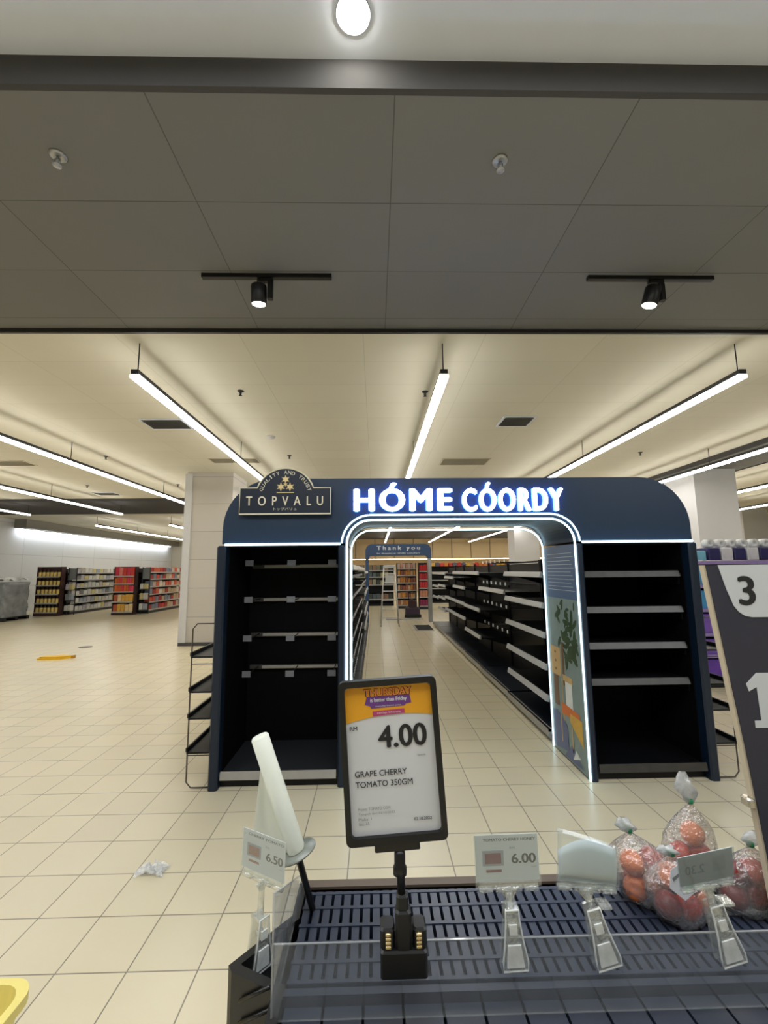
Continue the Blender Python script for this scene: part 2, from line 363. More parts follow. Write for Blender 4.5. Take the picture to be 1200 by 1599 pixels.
def vent(x0, x1, y0, y1, label, dark):
    t = thing('air_vent', label, 'vent', ((x0 + x1) / 2, (y0 + y1) / 2, ZC), 0, 'ceiling air vents')
    a, b = (x1 - x0) / 2, (y1 - y0) / 2
    f = MB(); w = 0.03
    for q in ((-a, a, -b, -b + w), (-a, a, b - w, b), (-a, -a + w, -b + w, b - w), (a - w, a, -b + w, b - w)): f.box(*q, -0.012, 0)
    f.build('frame', M_ceiln if dark else M_vent, t)
    s = MB(); n = 9
    for k in range(n):
        y = -b + w + (2 * b - 2 * w) * (k + 0.5) / n
        s.box(-a + w, a - w, -0.022, 0.022, -0.001, 0.001, Matrix.Translation((0, y, -0.012)) @ Matrix.Rotation(math.radians(38), 4, 'X'))
    s.build('louver', M_grayband if dark else M_vent, t)
    MB().box(-a + w, a - w, -b + w, b - w, -0.002, 0).build('backing', M_grayd if dark else M_vent, t)
vent(-3.52, -2.87, 6.41, 6.88, 'square air vent left of the left near strip light', True)
vent(1.95, 2.45, 6.34, 6.8, 'square air vent between the middle and right strip lights', True)
vent(1.40, 2.41, 8.83, 9.38, 'pale flat air panel just above the lit white letters', False)
vent(-3.35, -2.37, 8.75, 9.1, 'pale flat air panel just above the left pillar', False)
vent(-7.9, -7.1, 8.85, 9.26, 'pale flat air panel at the left edge between two strip lights', False)
vent(-8.0, -7.4, 12.5, 12.9, 'square air vent far left near the dark band', True)
def track_light(x0, x1, y, xl, turn, label):
    t = thing('track_light', label, 'light', ((x0 + x1) / 2, y, ZD), 0, 'track spotlights on the dark ceiling')
    h = (x1 - x0) / 2; xl -= (x0 + x1) / 2
    MB().box(-h, h, -0.018, 0.018, -0.032, 0).build('track', M_blackpl, t)
    MB().rbox(xl - 0.07, xl + 0.05, -0.016, 0.016, -0.062, -0.032, 0.006).build('adapter', M_blackpl, t)
    MB().rbox(xl + 0.01, xl + 0.05, -0.02, 0.02, -0.20, -0.062, 0.006).build('arm', M_blackpl, t)
    R = Matrix.Rotation(turn, 4, 'Y') @ Matrix.Rotation(math.radians(8), 4, 'X')
    c = (xl - 0.055, 0, -0.165)
    MB().lathe([(0.02, 0.075), (0.055, 0.07), (0.058, 0.06), (0.058, -0.065), (0.052, -0.072), (0.050, -0.06)], c, 24, R).build('lamp_head', M_blackpl, t)
    MB().lathe([(0.049, -0.066), (0.049, -0.07)], c, 24, R).build('lens', M_lamp, t)
track_light(-1.283, -0.313, 3.08, -0.80, 0.0, 'black track spotlight on the left of the dark ceiling')
track_light(1.642, 2.616, 3.085, 2.18, 0.25, 'black track spotlight on the right of the dark ceiling, tilted')
t = thing('downlight', 'bright round recessed downlight in the white near ceiling', 'light', (-0.077, 1.60, ZN))
MB().lathe([(0.07, -0.004), (0.076, -0.006), (0.076, 0), (0.07, 0)], seg=28).build('rim', M_ceiln, t)
MB().lathe([(0.068, 0), (0.062, -0.012), (0.04, -0.02), (0.005, -0.023)], seg=28).build('lens', M_down, t)

# ------------------------------------------------------------------ the navy shelf arch
Y0, Y1 = 3.50, 4.19
arch = thing('shelf_arch', 'large navy arch with lit white lettering and empty shelves on each side', 'arch', (0.68, Y0, 0))
ax, ay = 0.68, Y0
def loc(mb):
    mb.v = [(x - ax, y - ay, z) for x, y, z in mb.v]; return mb
hp = [(-1.2, 1.80)] + [(-1.2, 1.92)] + arc(-0.80, 1.92, 0.40, 180, 90) + arc(2.15, 1.92, 0.40, 90, 0) + [(2.55, 1.80), (1.605, 1.80)] + arc(1.405, 1.79, 0.2, 3, 90) + arc(-0.03, 1.79, 0.2, 90, 177) + [(-0.23, 1.80)]
loc(MB().prism(hp, XZ, Y0, Y1)).build('header', M_navy, arch)
def panel(x0, x1, name='side_panel', m=M_navyd, ya=Y0 - 0.0, z1=1.785):
    return loc(MB().rbox(x0, x1, ya, Y1, 0, z1, 0.012)).build(name, m, arch)
panel(-1.235, -1.165, ya=Y0 - 0.02); panel(-0.29, -0.23); panel(1.605, 1.665); panel(2.505, 2.575, ya=Y0 - 0.02)
for x0, x1 in ((-1.165, -0.29), (1.665, 2.505)):
    loc(MB().box(x0, x1, Y1 - 0.02, Y1, 0.1, 1.785)).build('back_panel', M_blackin, arch)
    loc(MB().box(x0, x1, Y0 + 0.05, Y1 - 0.02, 0.0, 0.07)).build('plinth', M_black, arch)
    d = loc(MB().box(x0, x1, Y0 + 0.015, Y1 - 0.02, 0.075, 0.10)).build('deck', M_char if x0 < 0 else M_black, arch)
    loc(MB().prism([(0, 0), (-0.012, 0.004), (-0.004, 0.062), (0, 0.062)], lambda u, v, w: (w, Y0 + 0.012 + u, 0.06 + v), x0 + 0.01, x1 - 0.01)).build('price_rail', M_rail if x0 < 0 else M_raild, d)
    for a in (x0, x1 - 0.006): loc(MB().box(a, a + 0.006, Y0 + 0.07, Y1 - 0.02, 0.1, 1.785)).build('lining', M_blackin, arch)
    loc(MB().box(x0, x1, Y0 + 0.05, Y1 - 0.02, 1.775, 1.785)).build('lining', M_blackin, arch)
M_qr = mat('grey_label', (98, 100, 105), 0.5, var=0.2, scale=80)
for z in (1.635, 1.334, 1.023, 0.741):                               # left cabinet: back rails with three tagged hooks each
    r = MB(); r.box(-1.13, -0.30, Y1 - 0.055, Y1 - 0.02, z - 0.022, z + 0.012)
    r = loc(r).build('hook_rail', M_raild, arch)
    r2 = loc(MB().box(-1.02, -0.30, Y1 - 0.062, Y1 - 0.055, z - 0.016, z + 0.008)).build('price_strip', M_rail, r)
    for x in (-1.05, -0.70, -0.36):
        h = MB(); h.mi = 0
        h.tube([(x, Y1 - 0.06, z + 0.005), (x, Y1 - 0.42, z + 0.005), (x, Y1 - 0.44, z + 0.015)], 0.004, 6); h.mi = 1; h.box(x - 0.034, x + 0.034, Y1 - 0.448, Y1 - 0.444, z - 0.005, z + 0.043)
        loc(h).build('hook', [M_char, M_qr], r)
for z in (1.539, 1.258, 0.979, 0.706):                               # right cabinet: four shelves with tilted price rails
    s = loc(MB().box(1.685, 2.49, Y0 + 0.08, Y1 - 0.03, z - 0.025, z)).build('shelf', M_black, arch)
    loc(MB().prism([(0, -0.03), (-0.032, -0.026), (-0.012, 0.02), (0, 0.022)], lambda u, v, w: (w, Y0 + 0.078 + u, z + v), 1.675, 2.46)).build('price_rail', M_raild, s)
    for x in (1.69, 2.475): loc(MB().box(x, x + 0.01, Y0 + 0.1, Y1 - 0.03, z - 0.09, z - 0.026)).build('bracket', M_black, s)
def led(pts, r, name='led_strip'):
    return loc(MB().tube(pts, r, 6)).build(name, M_led, arch)
yl = Y0 - 0.006
def P3(l, y): return [(x, y, z) for x, z in l]
led([(-1.17, yl - 0.02, 1.793), (-0.27, yl - 0.02, 1.793)], 0.009)
led([(1.645, yl - 0.02, 1.793), (2.535, yl - 0.02, 1.793)], 0.009)
led(P3([(-0.262, 1.80)] + arc(-0.03, 1.79, 0.232, 177, 90) + arc(1.405, 1.79, 0.232, 90, 3) + [(1.637, 1.80)], yl), 0.007)
led(P3([(-0.222, 0.01), (-0.222, 1.79)] + arc(-0.03, 1.79, 0.192, 180, 90) + arc(1.405, 1.79, 0.192, 90, 0) + [(1.597, 1.79), (1.597, 0.01)], yl + 0.004), 0.0085)
led(P3([(-0.222, 0.01), (-0.222, 1.77)] + arc(-0.03, 1.77, 0.192, 180, 90) + arc(1.405, 1.77, 0.192, 90, 0) + [(1.597, 1.77), (1.597, 0.01)], Y1 - 0.006), 0.0075)
lt = MB()
put_text(lt, 'HÓME', -0.167, 0.625, 2.046, 2.278, Y0 - 0.004, 0.030, 0.03, face=0, side=1, space=1.22)
put_text(lt, 'CÓORDY', 0.70, 1.517, 2.040, 2.278, Y0 - 0.004, 0.030, 0.03, face=0, side=1, space=1.2)
letters(loc(lt), 'letter', [M_letter, M_letterb], arch)
# printed picture on the right inner side of the passage
P = MB(); xp = 1.604
pm = [mat('print_blue', (74, 98, 132), 0.4, var=0.12, scale=3), mat('print_sage', (124, 142, 140), 0.4, var=0.15), mat('print_leaf', (52, 72, 48), 0.4, var=0.3, scale=20), mat('print_wood', (196, 164, 112), 0.4, var=0.1),
      mat('print_white', (214, 218, 214), 0.4), mat('print_orange', (206, 108, 48), 0.4, var=0.2), mat('print_gold', (206, 164, 70), 0.4, var=0.25, scale=30), mat('print_slate', (92, 102, 138), 0.4, var=0.1), mat('print_brown', (112, 82, 54), 0.4, var=0.2)]
def pr(m, poly, k): P.mi = m; P.prism(poly, YZ, xp - 0.002 - k * 0.0005, xp - 0.0019 - k * 0.0005)
def rect(a, b, c, d): return [(a, c), (b, c), (b, d), (a, d)]
pr(0, rect(3.53, 4.165, 1.33, 1.78), 0); pr(1, rect(3.53, 4.165, 0.012, 1.33), 0)
for k in range(11): pr(4, rect(3.56 + 0.03 * (k % 3), 4.10, 1.40 + 0.031 * k, 1.403 + 0.031 * k), 1)
for k in range(46):
    cy, cz = random.uniform(3.60, 3.98), random.uniform(0.80, 1.30); a = random.uniform(0, PI); l = random.uniform(0.03, 0.075)
    pr(2, [(cy + l * math.cos(q) * math.cos(a) - l * .4 * math.sin(q) * math.sin(a), cz + l * math.cos(q) * math.sin(a) + l * .4 * math.sin(q) * math.cos(a)) for q in [i * PI / 4 for i in range(8)]], 2 + k * 0.02)
pr(8, rect(3.86, 3.90, 0.60, 0.95), 3)
pr(3, rect(3.93, 4.14, 0.66, 0.90), 4)
for z in (0.70, 0.77, 0.845): pr(8, rect(4.02, 4.05, z, z + 0.02), 5)
pr(8, rect(4.00, 4.10, 0.40, 0.655), 3)
pr(3, rect(3.915, 3.93, 0.25, 0.655), 4); pr(3, rect(3.72, 3.9, 0.64, 0.69), 4); pr(4, rect(3.73, 3.86, 0.42, 0.64), 5)
pr(5, [(3.62, 0.37), (3.95, 0.36), (3.96, 0.45), (3.62, 0.44)], 6); pr(6, [(3.58, 0.20), (3.80, 0.33), (3.80, 0.40), (3.58, 0.40)], 6.5)
pr(7, [(3.86, 0.08), (4.15, 0.03), (4.15, 0.34), (4.05, 0.36), (3.86, 0.28)], 6); pr(3, rect(3.97, 3.985, 0.12, 0.36), 7); pr(3, rect(3.76, 3.78, 0.10, 0.30), 7)
pr(7, [(3.60, 0.04), (3.95, 0.02), (3.80, 0.15)], 7); pr(4, [(3.64, 0.10), (3.78, 0.05), (3.72, 0.14)], 7.5)
loc(P).build('printed_panel', pm, arch)
# domed plaque
pq = thing('plaque', 'navy plaque with cream border and domed top on the upper left of the arch', 'sign', (-0.703, Y0 - 0.0015, 2.03))
dome = arc(0, 0.133, 0.2327, 18.5, 161.5, 18)
ol = [(-0.357, 0), (0.357, 0), (0.357, 0.206)] + dome + [(-0.357, 0.206)]
MB().prism(ol, XZ, -0.05, 0).build('board', M_navyd, pq)
MB().tube([(x, -0.05, z) for x, z in ol], 0.0065, 6, True).build('border', M_cream, pq)
m = MB(); put_text(m, 'TOPVALU', -0.305, 0.298, 0.066, 0.140, -0.0515, 0.008, 0.004, space=2.1); letters(m, 'letter', M_cream, pq)
m = MB(); put_text(m, 'トップバリュ', -0.09, 0.09, 0.028, 0.050, -0.0515); m.build('small_lettering', M_cream, pq)
m = MB(); word = 'QUALITY AND TRUST'
for i, ch in enumerate(word):
    if ch == ' ': continue
    a = math.radians(163 - (146) * i / (len(word) - 1)); R = 0.196
    cx, cz = R * math.cos(a), 0.136 + R * math.sin(a); hw = 0.0125 if ch != 'I' else 0.004
    def fn(p, a=a, cx=cx, cz=cz):
        r = a - PI / 2; return Vector((cx + p.x * math.cos(r) - p.z * math.sin(r), p.y, cz + p.x * math.sin(r) + p.z * math.cos(r)))
    put_text(m, ch, -hw, hw, -0.014, 0.014, -0.0515, fn=fn)
m.build('arched_lettering', M_cream, pq)
m = MB()
def star(cx, cz, R, n=6):
    m.prism([(cx + (R if k % 2 == 0 else R * 0.45) * math.cos(PI / 2 + k * PI / n), cz + (R if k % 2 == 0 else R * 0.45) * math.sin(PI / 2 + k * PI / n)) for k in range(2 * n)], XZ, -0.053, -0.051)
star(0, 0.275, 0.036); star(-0.036, 0.215, 0.036); star(0.036, 0.215, 0.036); star(0, 0.235, 0.02)
m.box(-0.068, 0.068, -0.053, -0.051, 0.166, 0.172)
m.build('emblem', M_gold, pq)

# wire racks on the arch's outer sides
def side_rack(sx, x, label):
    t = thing('wire_rack', label, 'rack', (x, 3.50, 0), 0)
    w = 0.17 * sx
    for y in (0.02, 0.60):
        pts = [(0.004 * sx, y, 0.012), (w * 0.8, y, 0.012), (w, y, 0.05), (w, y, 1.15), (w * 0.8, y, 1.19), (0.004 * sx, y, 1.19)]
        MB().tube(pts, 0.0055, 6).build('frame', M_wire, t)
        b = MB()
        for z in (0.89, 0.235): b.tube([(0.004 * sx, y, z), (w, y, z)], 0.004, 6)
        b.build('cross_bar', M_wire, t)
    for z in (0.95, 0.695, 0.505, 0.265):
        s = MB(); a, b = sorted((0.006 * sx, w)); s.box(a, b, 0.0, 0.62, z - 0.012, z)
        s = s.build('shelf', M_black, t)
        l = MB(); a, b = sorted((w - 0.006 * sx, w + 0.006 * sx)); l.box(a, b, 0, 0.62, z, z + 0.028); l.build('lip', M_blackpl, s)
side_rack(-1, -1.235, 'narrow empty black wire rack on the left outer side of the arch')
side_rack(1, 2.575, 'narrow empty black wire rack on the right outer side of the arch')

# ------------------------------------------------------------------ aisle gondola bays
M_ptag = mat('small_white_tag', (214, 216, 218), 0.4, var=0.2, scale=40)
M_deckb = mat('navy_black_deck', (14, 20, 30), 0.4)
def bay(w, shelves, hooks, depth, label, group, loc_, rot, white=False, nh=6):
    t = thing('shelving_bay', label, 'shelving', loc_, rot, group)
    MB().box(0, w, 0.03, depth, 0, 0.085).build('plinth', M_black, t)
    d = MB().box(0.002, w - 0.002, 0.0, depth, 0.085, 0.11).build('deck', M_deckb, t)
    MB().prism([(0.03, 0.0), (-0.006, 0.045), (0, 0.105), (0.03, 0.112)], lambda u, v, w_: (w_, u, v), 0.002, w - 0.002).build('price_rail', M_rail if white else M_deckb, d)
    bp = MB(); bp.box(0.01, w - 0.01, depth - 0.02, depth, 0.11, 1.66)
    for k in range(9): bp.box(0.01, w - 0.01, depth - 0.023, depth - 0.02, 0.25 + 0.16 * k, 0.256 + 0.16 * k)
    bp.build('back_panel', M_black, t)
    for x in (0.0, w - 0.03): MB().box(x, x + 0.03, depth - 0.045, depth - 0.005, 0.11, 1.70).build('upright', M_black, t)
    for z in shelves:
        s = MB(); s.box(0.02, w - 0.02, 0.03, depth - 0.03, z - 0.02, z)
        for x in (0.022, w - 0.03): s.prism([(0.1, -0.02), (depth - 0.04, -0.02), (depth - 0.04, -0.13)], lambda u, v, w_, z=z: (w_, u, z + v), x, x + 0.006)
        s = s.build('shelf', M_black, t)
        MB().prism([(0.03, -0.032), (0.0, -0.026), (0.014, 0.024), (0.03, 0.026)], lambda u, v, w_, z=z: (w_, u, z + v), 0.02, w - 0.02).build('price_rail', M_railw, s)
    for z in hooks:
        MB().box(0.02, w - 0.02, depth - 0.04, depth - 0.02, z - 0.012, z + 0.012).build('hook_bar', M_char, t)
        for k in range(nh):
            x = 0.12 + (w - 0.24) * k / (nh - 1)
            h = MB().tube([(x, depth - 0.03, z), (x, 0.10, z), (x, 0.08, z + 0.012)], 0.004, 5).build('hook', M_char, t)
            MB().box(x - 0.018, x + 0.018, 0.064, 0.074, z - 0.004, z + 0.036).build('tag', M_ptag, h)
    return t
ordn = ['first', 'second', 'third', 'fourth', 'fifth', 'sixth', 'seventh']
rb = [(4.30, 1.27, [1.53, 1.235, 0.955, 0.66, 0.375], []), (5.62, 1.40, [1.30], [1.68, 1.38, 1.09, 0.78]), (7.06, 1.2, [1.53, 0.95, 0.53], []),
      (8.28, 1.19, [1.53, 1.25, 0.96, 0.69], []), (9.49, 1.19, [1.42, 0.96, 0.69], []), (10.70, 1.19, [1.5, 1.2, 0.9, 0.62], []), (11.91, 1.19, [1.5, 1.15, 0.85], [])]
for i, (y, w, sh, hk) in enumerate(rb):
    bay(w, sh, hk, 0.52, ordn[i] + (' hooked black shelving bay' if hk else ' empty black shelving bay') + ' along the right of the aisle', 'bays right of the aisle', (1.60 + 0.012 * i, y + w, 0), -PI / 2, True)
for i in range(7):
    y, w = 4.30 + 1.26 * i, 1.24
    hk = [1.50, 1.25, 1.0, 0.76, 0.52, 0.30] if i < 4 else [1.3, 0.9]
    bay(w, [1.62] if i < 4 else [1.55, 1.1, 0.7, 0.4], hk, 0.42, ordn[i] + ' black shelving bay with tagged hooks along the left of the aisle', 'bays left of the aisle', (-0.20, y, 0), PI / 2, nh=7)

# thank you arch at the aisle's far end
ty = thing('exit_arch', 'small grey blue arch with white thank you lettering at the far end of the aisle', 'arch', (0.735, 13.85, 0))
M_tyb = mat('slate_blue_laminate', (44, 70, 106), 0.5)
h = [(-1.03, 1.95), (-1.03, 2.20)] + arc(-0.82, 2.20, 0.21, 180, 90) + arc(0.82, 2.20, 0.21, 90, 0) + [(1.03, 2.20), (1.03, 1.95), (0.93, 1.95)] + arc(0.83, 1.95, 0.10, 0, 90) + arc(-0.83, 1.95, 0.10, 90, 180)
MB().prism(h, XZ, 0, 0.3).build('header', M_tyb, ty)
for s in (-1, 1):
    a, b = sorted((s * 0.93, s * 1.03)); MB().rbox(a, b, 0, 0.3, 0, 1.95, 0.01).build('post', M_alu if s > 0 else M_tyb, ty)
m = MB(); put_text(m, 'Thank you', -0.68, 0.68, 2.19, 2.35, -0.006, 0.02, 0.006, space=1.5); letters(m, 'letter', M_white, ty)
m = MB(); put_text(m, 'for shopping at HÓME CÓORDY', -0.68, 0.68, 2.09, 2.15, -0.004, 0.01); m.build('small_lettering', M_white, ty)

# ladder in the aisle
M_lad = mat('pale_aluminium', (206, 206, 202), 0.4, 0.1)
lad = thing('step_ladder', 'white aluminium step ladder standing before the far thank you arch', 'ladder', (0.42, 12.9, 0))
for s in (-1, 1):
    MB().tube([(s * 0.26, 0, 0.0), (s * 0.16, 0.32, 1.72)], 0.016, 8).build('front_rail', M_lad, lad)
    MB().tube([(s * 0.27, 0.85, 0.0), (s * 0.15, 0.36, 1.68)], 0.014, 8).build('rear_rail', M_lad, lad)
for k in range(6):
    u = 0.14 + 0.145 * k; hw = 0.26 - 0.10 * u
    MB().box(-hw, hw, 0.32 * u - 0.03, 0.32 * u + 0.05, 1.72 * u - 0.012, 1.72 * u + 0.012).build('step', M_lad, lad)
MB().rbox(-0.17, 0.17, 0.29, 0.40, 1.66, 1.75, 0.01).build('top_cap', M_railw, lad)
MB().box(-0.12, 0.12, 0.245, 0.255, 1.20, 1.45).build('label_plate', M_railw, lad)
MB().tube([(-0.24, 0.10, 0.45), (-0.24, 0.72, 0.40)], 0.008, 6).build('brace', M_lad, lad)

# floor mat, strip, cleaning machine, red display, goods behind
mt = thing('floor_grate', 'dark grey floor mat with pale edge at the foot of the right shelving', 'mat', (1.32, 12.55, 0))
MB().box(-0.24, 0.24, -0.58, 0.58, 0, 0.012).build('border', M_railw, mt)
g = MB(); g.box(-0.19, 0.23, -0.5, 0.56, 0.012, 0.016)
for k in range(12): g.box(-0.19, 0.23, -0.48 + 0.086 * k, -0.45 + 0.086 * k, 0.016, 0.022)
g.build('tread', M_char, mt)
struct('trim_8', MB().box(0.35, 1.55, 14.62, 14.75, 0, 0.03), M_railw)
mc = thing('floor_scrubber', 'dark purple and black floor cleaning machine beyond the thank you arch', 'machine', (1.27, 15.4, 0))
MB().rbox(-0.24, 0.24, -0.2, 0.3, 0.10, 0.34, 0.04).build('body', mat('dark_purple_plastic', (52, 36, 56), 0.4), mc)
MB().rbox(-0.12, 0.16, -0.05, 0.25, 0.34, 0.58, 0.04).build('tank', mat('black_red_plastic', (48, 26, 28), 0.4), mc)
MB().rbox(-0.28, 0.28, -0.26, -0.05, 0.02, 0.12, 0.03).build('brush_deck', M_blackpl, mc)
MB().tube([(-0.1, 0.25, 0.5), (-0.1, 0.40, 0.78), (0.14, 0.40, 0.78), (0.14, 0.25, 0.5)], 0.014, 8).build('handle', M_blackpl, mc)
for s in (-1, 1): MB().lathe([(0.02, -0.02), (0.09, -0.02), (0.09, 0.02), (0.02, 0.02)], (s * 0.22, 0.2, 0.09), 16, Matrix.Rotation(PI / 2, 4, 'Y')).build('wheel', M_blackpl, mc)

GC = {}
def pack_mat(rgb): return mat('pack_%d_%d_%d' % rgb, rgb, 0.5, var=0.3, scale=9)
def goods(x0, x1, y, z, cols, n, h, label, group, d=0.12, jit=0.2, axis='x', name='pack', cat='pack', face=-1, round_=False):
    """a row of single packs along x (front at y) or along y (front at x=y)"""
    p = (x1 - x0) / n; cache = {}; z += 0.002
    for k in range(n):
        c = cols[k % len(cols)] if len(cols) <= 2 else random.choice(cols)
        hh = h * (1 - jit * random.random()); key = (c, round(hh, 2))
        if key not in cache:
            b = MB()
            if round_: b.lathe([(p * 0.40, 0), (p * 0.44, 0.01), (p * 0.44, hh * 0.9), (p * 0.38, hh)], (0, d / 2, 0), 12)
            elif axis == 'x': b.rbox(-p * 0.45, p * 0.45, 0, d, 0, hh, min(0.012, p * .1))
            else: b.rbox(min(0, -face * d), max(0, -face * d), -p * 0.45, p * 0.45, 0, hh, min(0.012, p * .1))
            o = b.build(name, pack_mat(c)); tag(o, label, cat, group); cache[key] = o
        else:
            o = cache[key].copy(); COL.objects.link(o)
        u = x0 + p * (k + 0.5)
        o.location = (u, y, z) if axis == 'x' else (y, u, z)
def store_shelf(name, x0, x1, y0, y1, zs, label, group, H=1.85, m=M_black, front=True, side=None, rail=M_railw, cap=None):
    """double gondola: core with shelves; front = shelves facing -y, side=+1 shelves facing +x"""
    cx, cy = (x0 + x1) / 2, y0
    t = thing(name, label, 'shelving', (cx, cy, 0), 0, group)
    a, b, L = x0 - cx, x1 - cx, y1 - y0
    if front:
        MB().box(a, b, 0.03, L, 0, 0.10).build('plinth', m, t); MB().box(a, b, L - 0.03, L, 0.10, H).build('back_panel', m, t)
        for x in (a, b - 0.025): MB().box(x, x + 0.025, 0.06, L, 0.10, H).build('side_panel', m, t)
        for z in zs:
            s = MB().box(a + 0.025, b - 0.025, 0.01, L - 0.03, z - 0.02, z).build('shelf', m, t)
            MB().box(a + 0.025, b - 0.025, 0.0, 0.01, z - 0.035, z + 0.012).build('price_rail', rail, s)
    else:
        MB().box(a, b, 0, L, 0, 0.10).build('plinth', m, t); MB().box(-0.02, 0.02, 0, L, 0.10, H).build('back_panel', m, t)
        n = max(1, round(L / 1.2))
        for k in range(n + 1): MB().box(-0.035, 0.035, min(L - 0.04, L * k / n), min(L - 0.04, L * k / n) + 0.04, 0.10, H).build('upright', m, t)
        for z in zs:
            s = MB(); s.box(0.02, b - 0.01, 0.0, L, z - 0.02, z)
            s = s.build('shelf', m, t)
            MB().box(b - 0.01, b, 0, L, z - 0.035, z + 0.012).build('price_rail', rail, s)
    return t
lev = ['top', 'second', 'third', 'fourth', 'fifth', 'bottom']
# ---- left background: two gondolas with goods on their ends and right sides
M_red_end = mat('dark_red_panel', (58, 28, 25), 0.5)
store_shelf('end_shelf', -13.03, -12.1, 17.4, 17.72, [0.14, 0.48, 0.82, 1.15, 1.48], 'end shelf with rows of gold labelled bottles at the far left', None, 1.86, M_red_end)
bt = MB(); bt.mi = 0; bt.lathe([(0.052, 0), (0.055, 0.01), (0.055, 0.15), (0.05, 0.17)], seg=10); bt.mi = 1; bt.lathe([(0.05, 0.17), (0.03, 0.205), (0.018, 0.22), (0.018, 0.27), (0.02, 0.272)], seg=10)
btl = None
M_bg = mat('gold_label', (224, 196, 112), 0.4, var=0.15); M_bd = mat('dark_bottle', (44, 24, 18), 0.3); M_bc = mat('gold_cap_bottle', (150, 104, 40), 0.35)
for r, z in enumerate([1.48, 1.15, 0.82, 0.48, 0.14]):
    for k in range(6):
        lb = 'gold labelled bottle in the row on the %s shelf of the far left end shelf' % (lev[r] if r < 4 else 'bottom')
        if btl is None: o = btl = bt.build('bottle', [M_bg, M_bd])
        else: o = btl.copy(); COL.objects.link(o)
        tag(o, lb, 'bottle', 'bottles on the %s end shelf row' % (lev[r] if r < 4 else 'bottom'))
        o.location = (-12.93 + 0.145 * k, 17.50, z + 0.002)
store_shelf('side_gondola', -13.05, -12.0, 17.95, 21.6, [0.14, 0.44, 0.74, 1.04, 1.34, 1.62], 'long gondola of pale packets behind the bottle end shelf', None, 1.78, M_char, False)
pale = [(206, 204, 196), (190, 190, 186), (176, 172, 160), (198, 186, 130), (150, 158, 170), (172, 166, 178), (120, 120, 120)]
for r, z in enumerate([1.62, 1.34, 1.04, 0.74, 0.44, 0.14]):
    goods(18.0, 21.5, -12.03, z, pale, 14, 0.22, 'pale packet in the %s row on the side of the left gondola' % lev[r], 'packets on the %s row of the left gondola' % lev[r], 0.2, 0.35, 'y', 'packet', 'packet', face=1)
store_shelf('end_shelf', -10.15, -9.32, 17.5, 17.8, [0.12, 0.5, 0.88, 1.18, 1.48], 'end shelf with red and orange packets on the left', None, 1.84, mat('dark_end', (52, 30, 30), 0.5))
redc = [(214, 62, 54), (226, 90, 70), (208, 48, 72), (240, 130, 120)]
orc = [(206, 92, 40), (214, 110, 44), (220, 60, 84), (230, 70, 100)]
boxc = [(230, 200, 150), (222, 168, 70), (180, 90, 60), (226, 214, 190)]
for r, (z, c, n, h) in enumerate(((1.48, redc, 5, 0.34), (1.18, orc, 8, 0.25), (0.88, orc, 8, 0.25), (0.5, boxc, 5, 0.28), (0.12, boxc, 5, 0.3))):
    goods(-10.1, -9.36, 17.53, z, c, n, h, 'red or orange packet on the %s shelf of the red end shelf' % (lev[r] if r < 4 else 'bottom'), 'packets on the %s shelf of the red end shelf' % (lev[r] if r < 4 else 'bottom'), 0.2, 0.1)
store_shelf('side_gondola', -10.2, -9.0, 18.05, 22.0, [0.14, 0.44, 0.74, 1.04, 1.34, 1.62], 'long gondola of red and mixed packets behind the red end shelf', None, 1.78, M_char, False)
mixc = [(196, 62, 54), (206, 90, 64), (200, 180, 170), (120, 130, 150), (186, 160, 130), (160, 40, 44), (214, 206, 196)]
for r, z in enumerate([1.62, 1.34, 1.04, 0.74, 0.44, 0.14]):
    goods(18.1, 21.9, -9.03, z, mixc, 14, 0.23, 'red or mixed packet in the %s row beside the left pillar' % lev[r], 'packets on the %s row beside the left pillar' % lev[r], 0.2, 0.3, 'y', 'snack_packet', 'snack', face=1)
for x, y, l in ((-11.9, 17.62, 'grey wire stand beside the bottle end shelf'), (-9.08, 17.7, 'grey wire stand beside the red end shelf')):
    t = thing('wire_stand', l, 'rack', (x, y, 0))
    for z in (0.15, 0.55, 0.95):
        MB().box(-0.15, 0.15, 0, 0.22, z, z + 0.02).build('shelf', M_char, t)
    for s in (-1, 1): MB().box(s * 0.15 - 0.012, s * 0.15 + 0.012, 0.19, 0.22, 0, 1.82).build('post', M_char, t)
    MB().box(-0.15, 0.15, 0.2, 0.21, 1.35, 1.80).build('sign_plate', mat('grey_plate', (120, 126, 130), 0.5), t)
    goods(x - 0.14, x + 0.14, y + 0.02, 0.97, pale, 2, 0.24, 'white packet on the upper tray of the ' + l, 'white packets on the ' + l, 0.15)
    goods(x - 0.14, x + 0.14, y + 0.02, 0.57, pale, 2, 0.24, 'white packet on the middle tray of the ' + l, 'white packets on the middle tray of the ' + l, 0.15)
    goods(x - 0.14, x + 0.14, y + 0.02, 0.17, pale, 2, 0.24, 'white packet on the lowest tray of the ' + l, 'white packets on the lowest tray of the ' + l, 0.15)
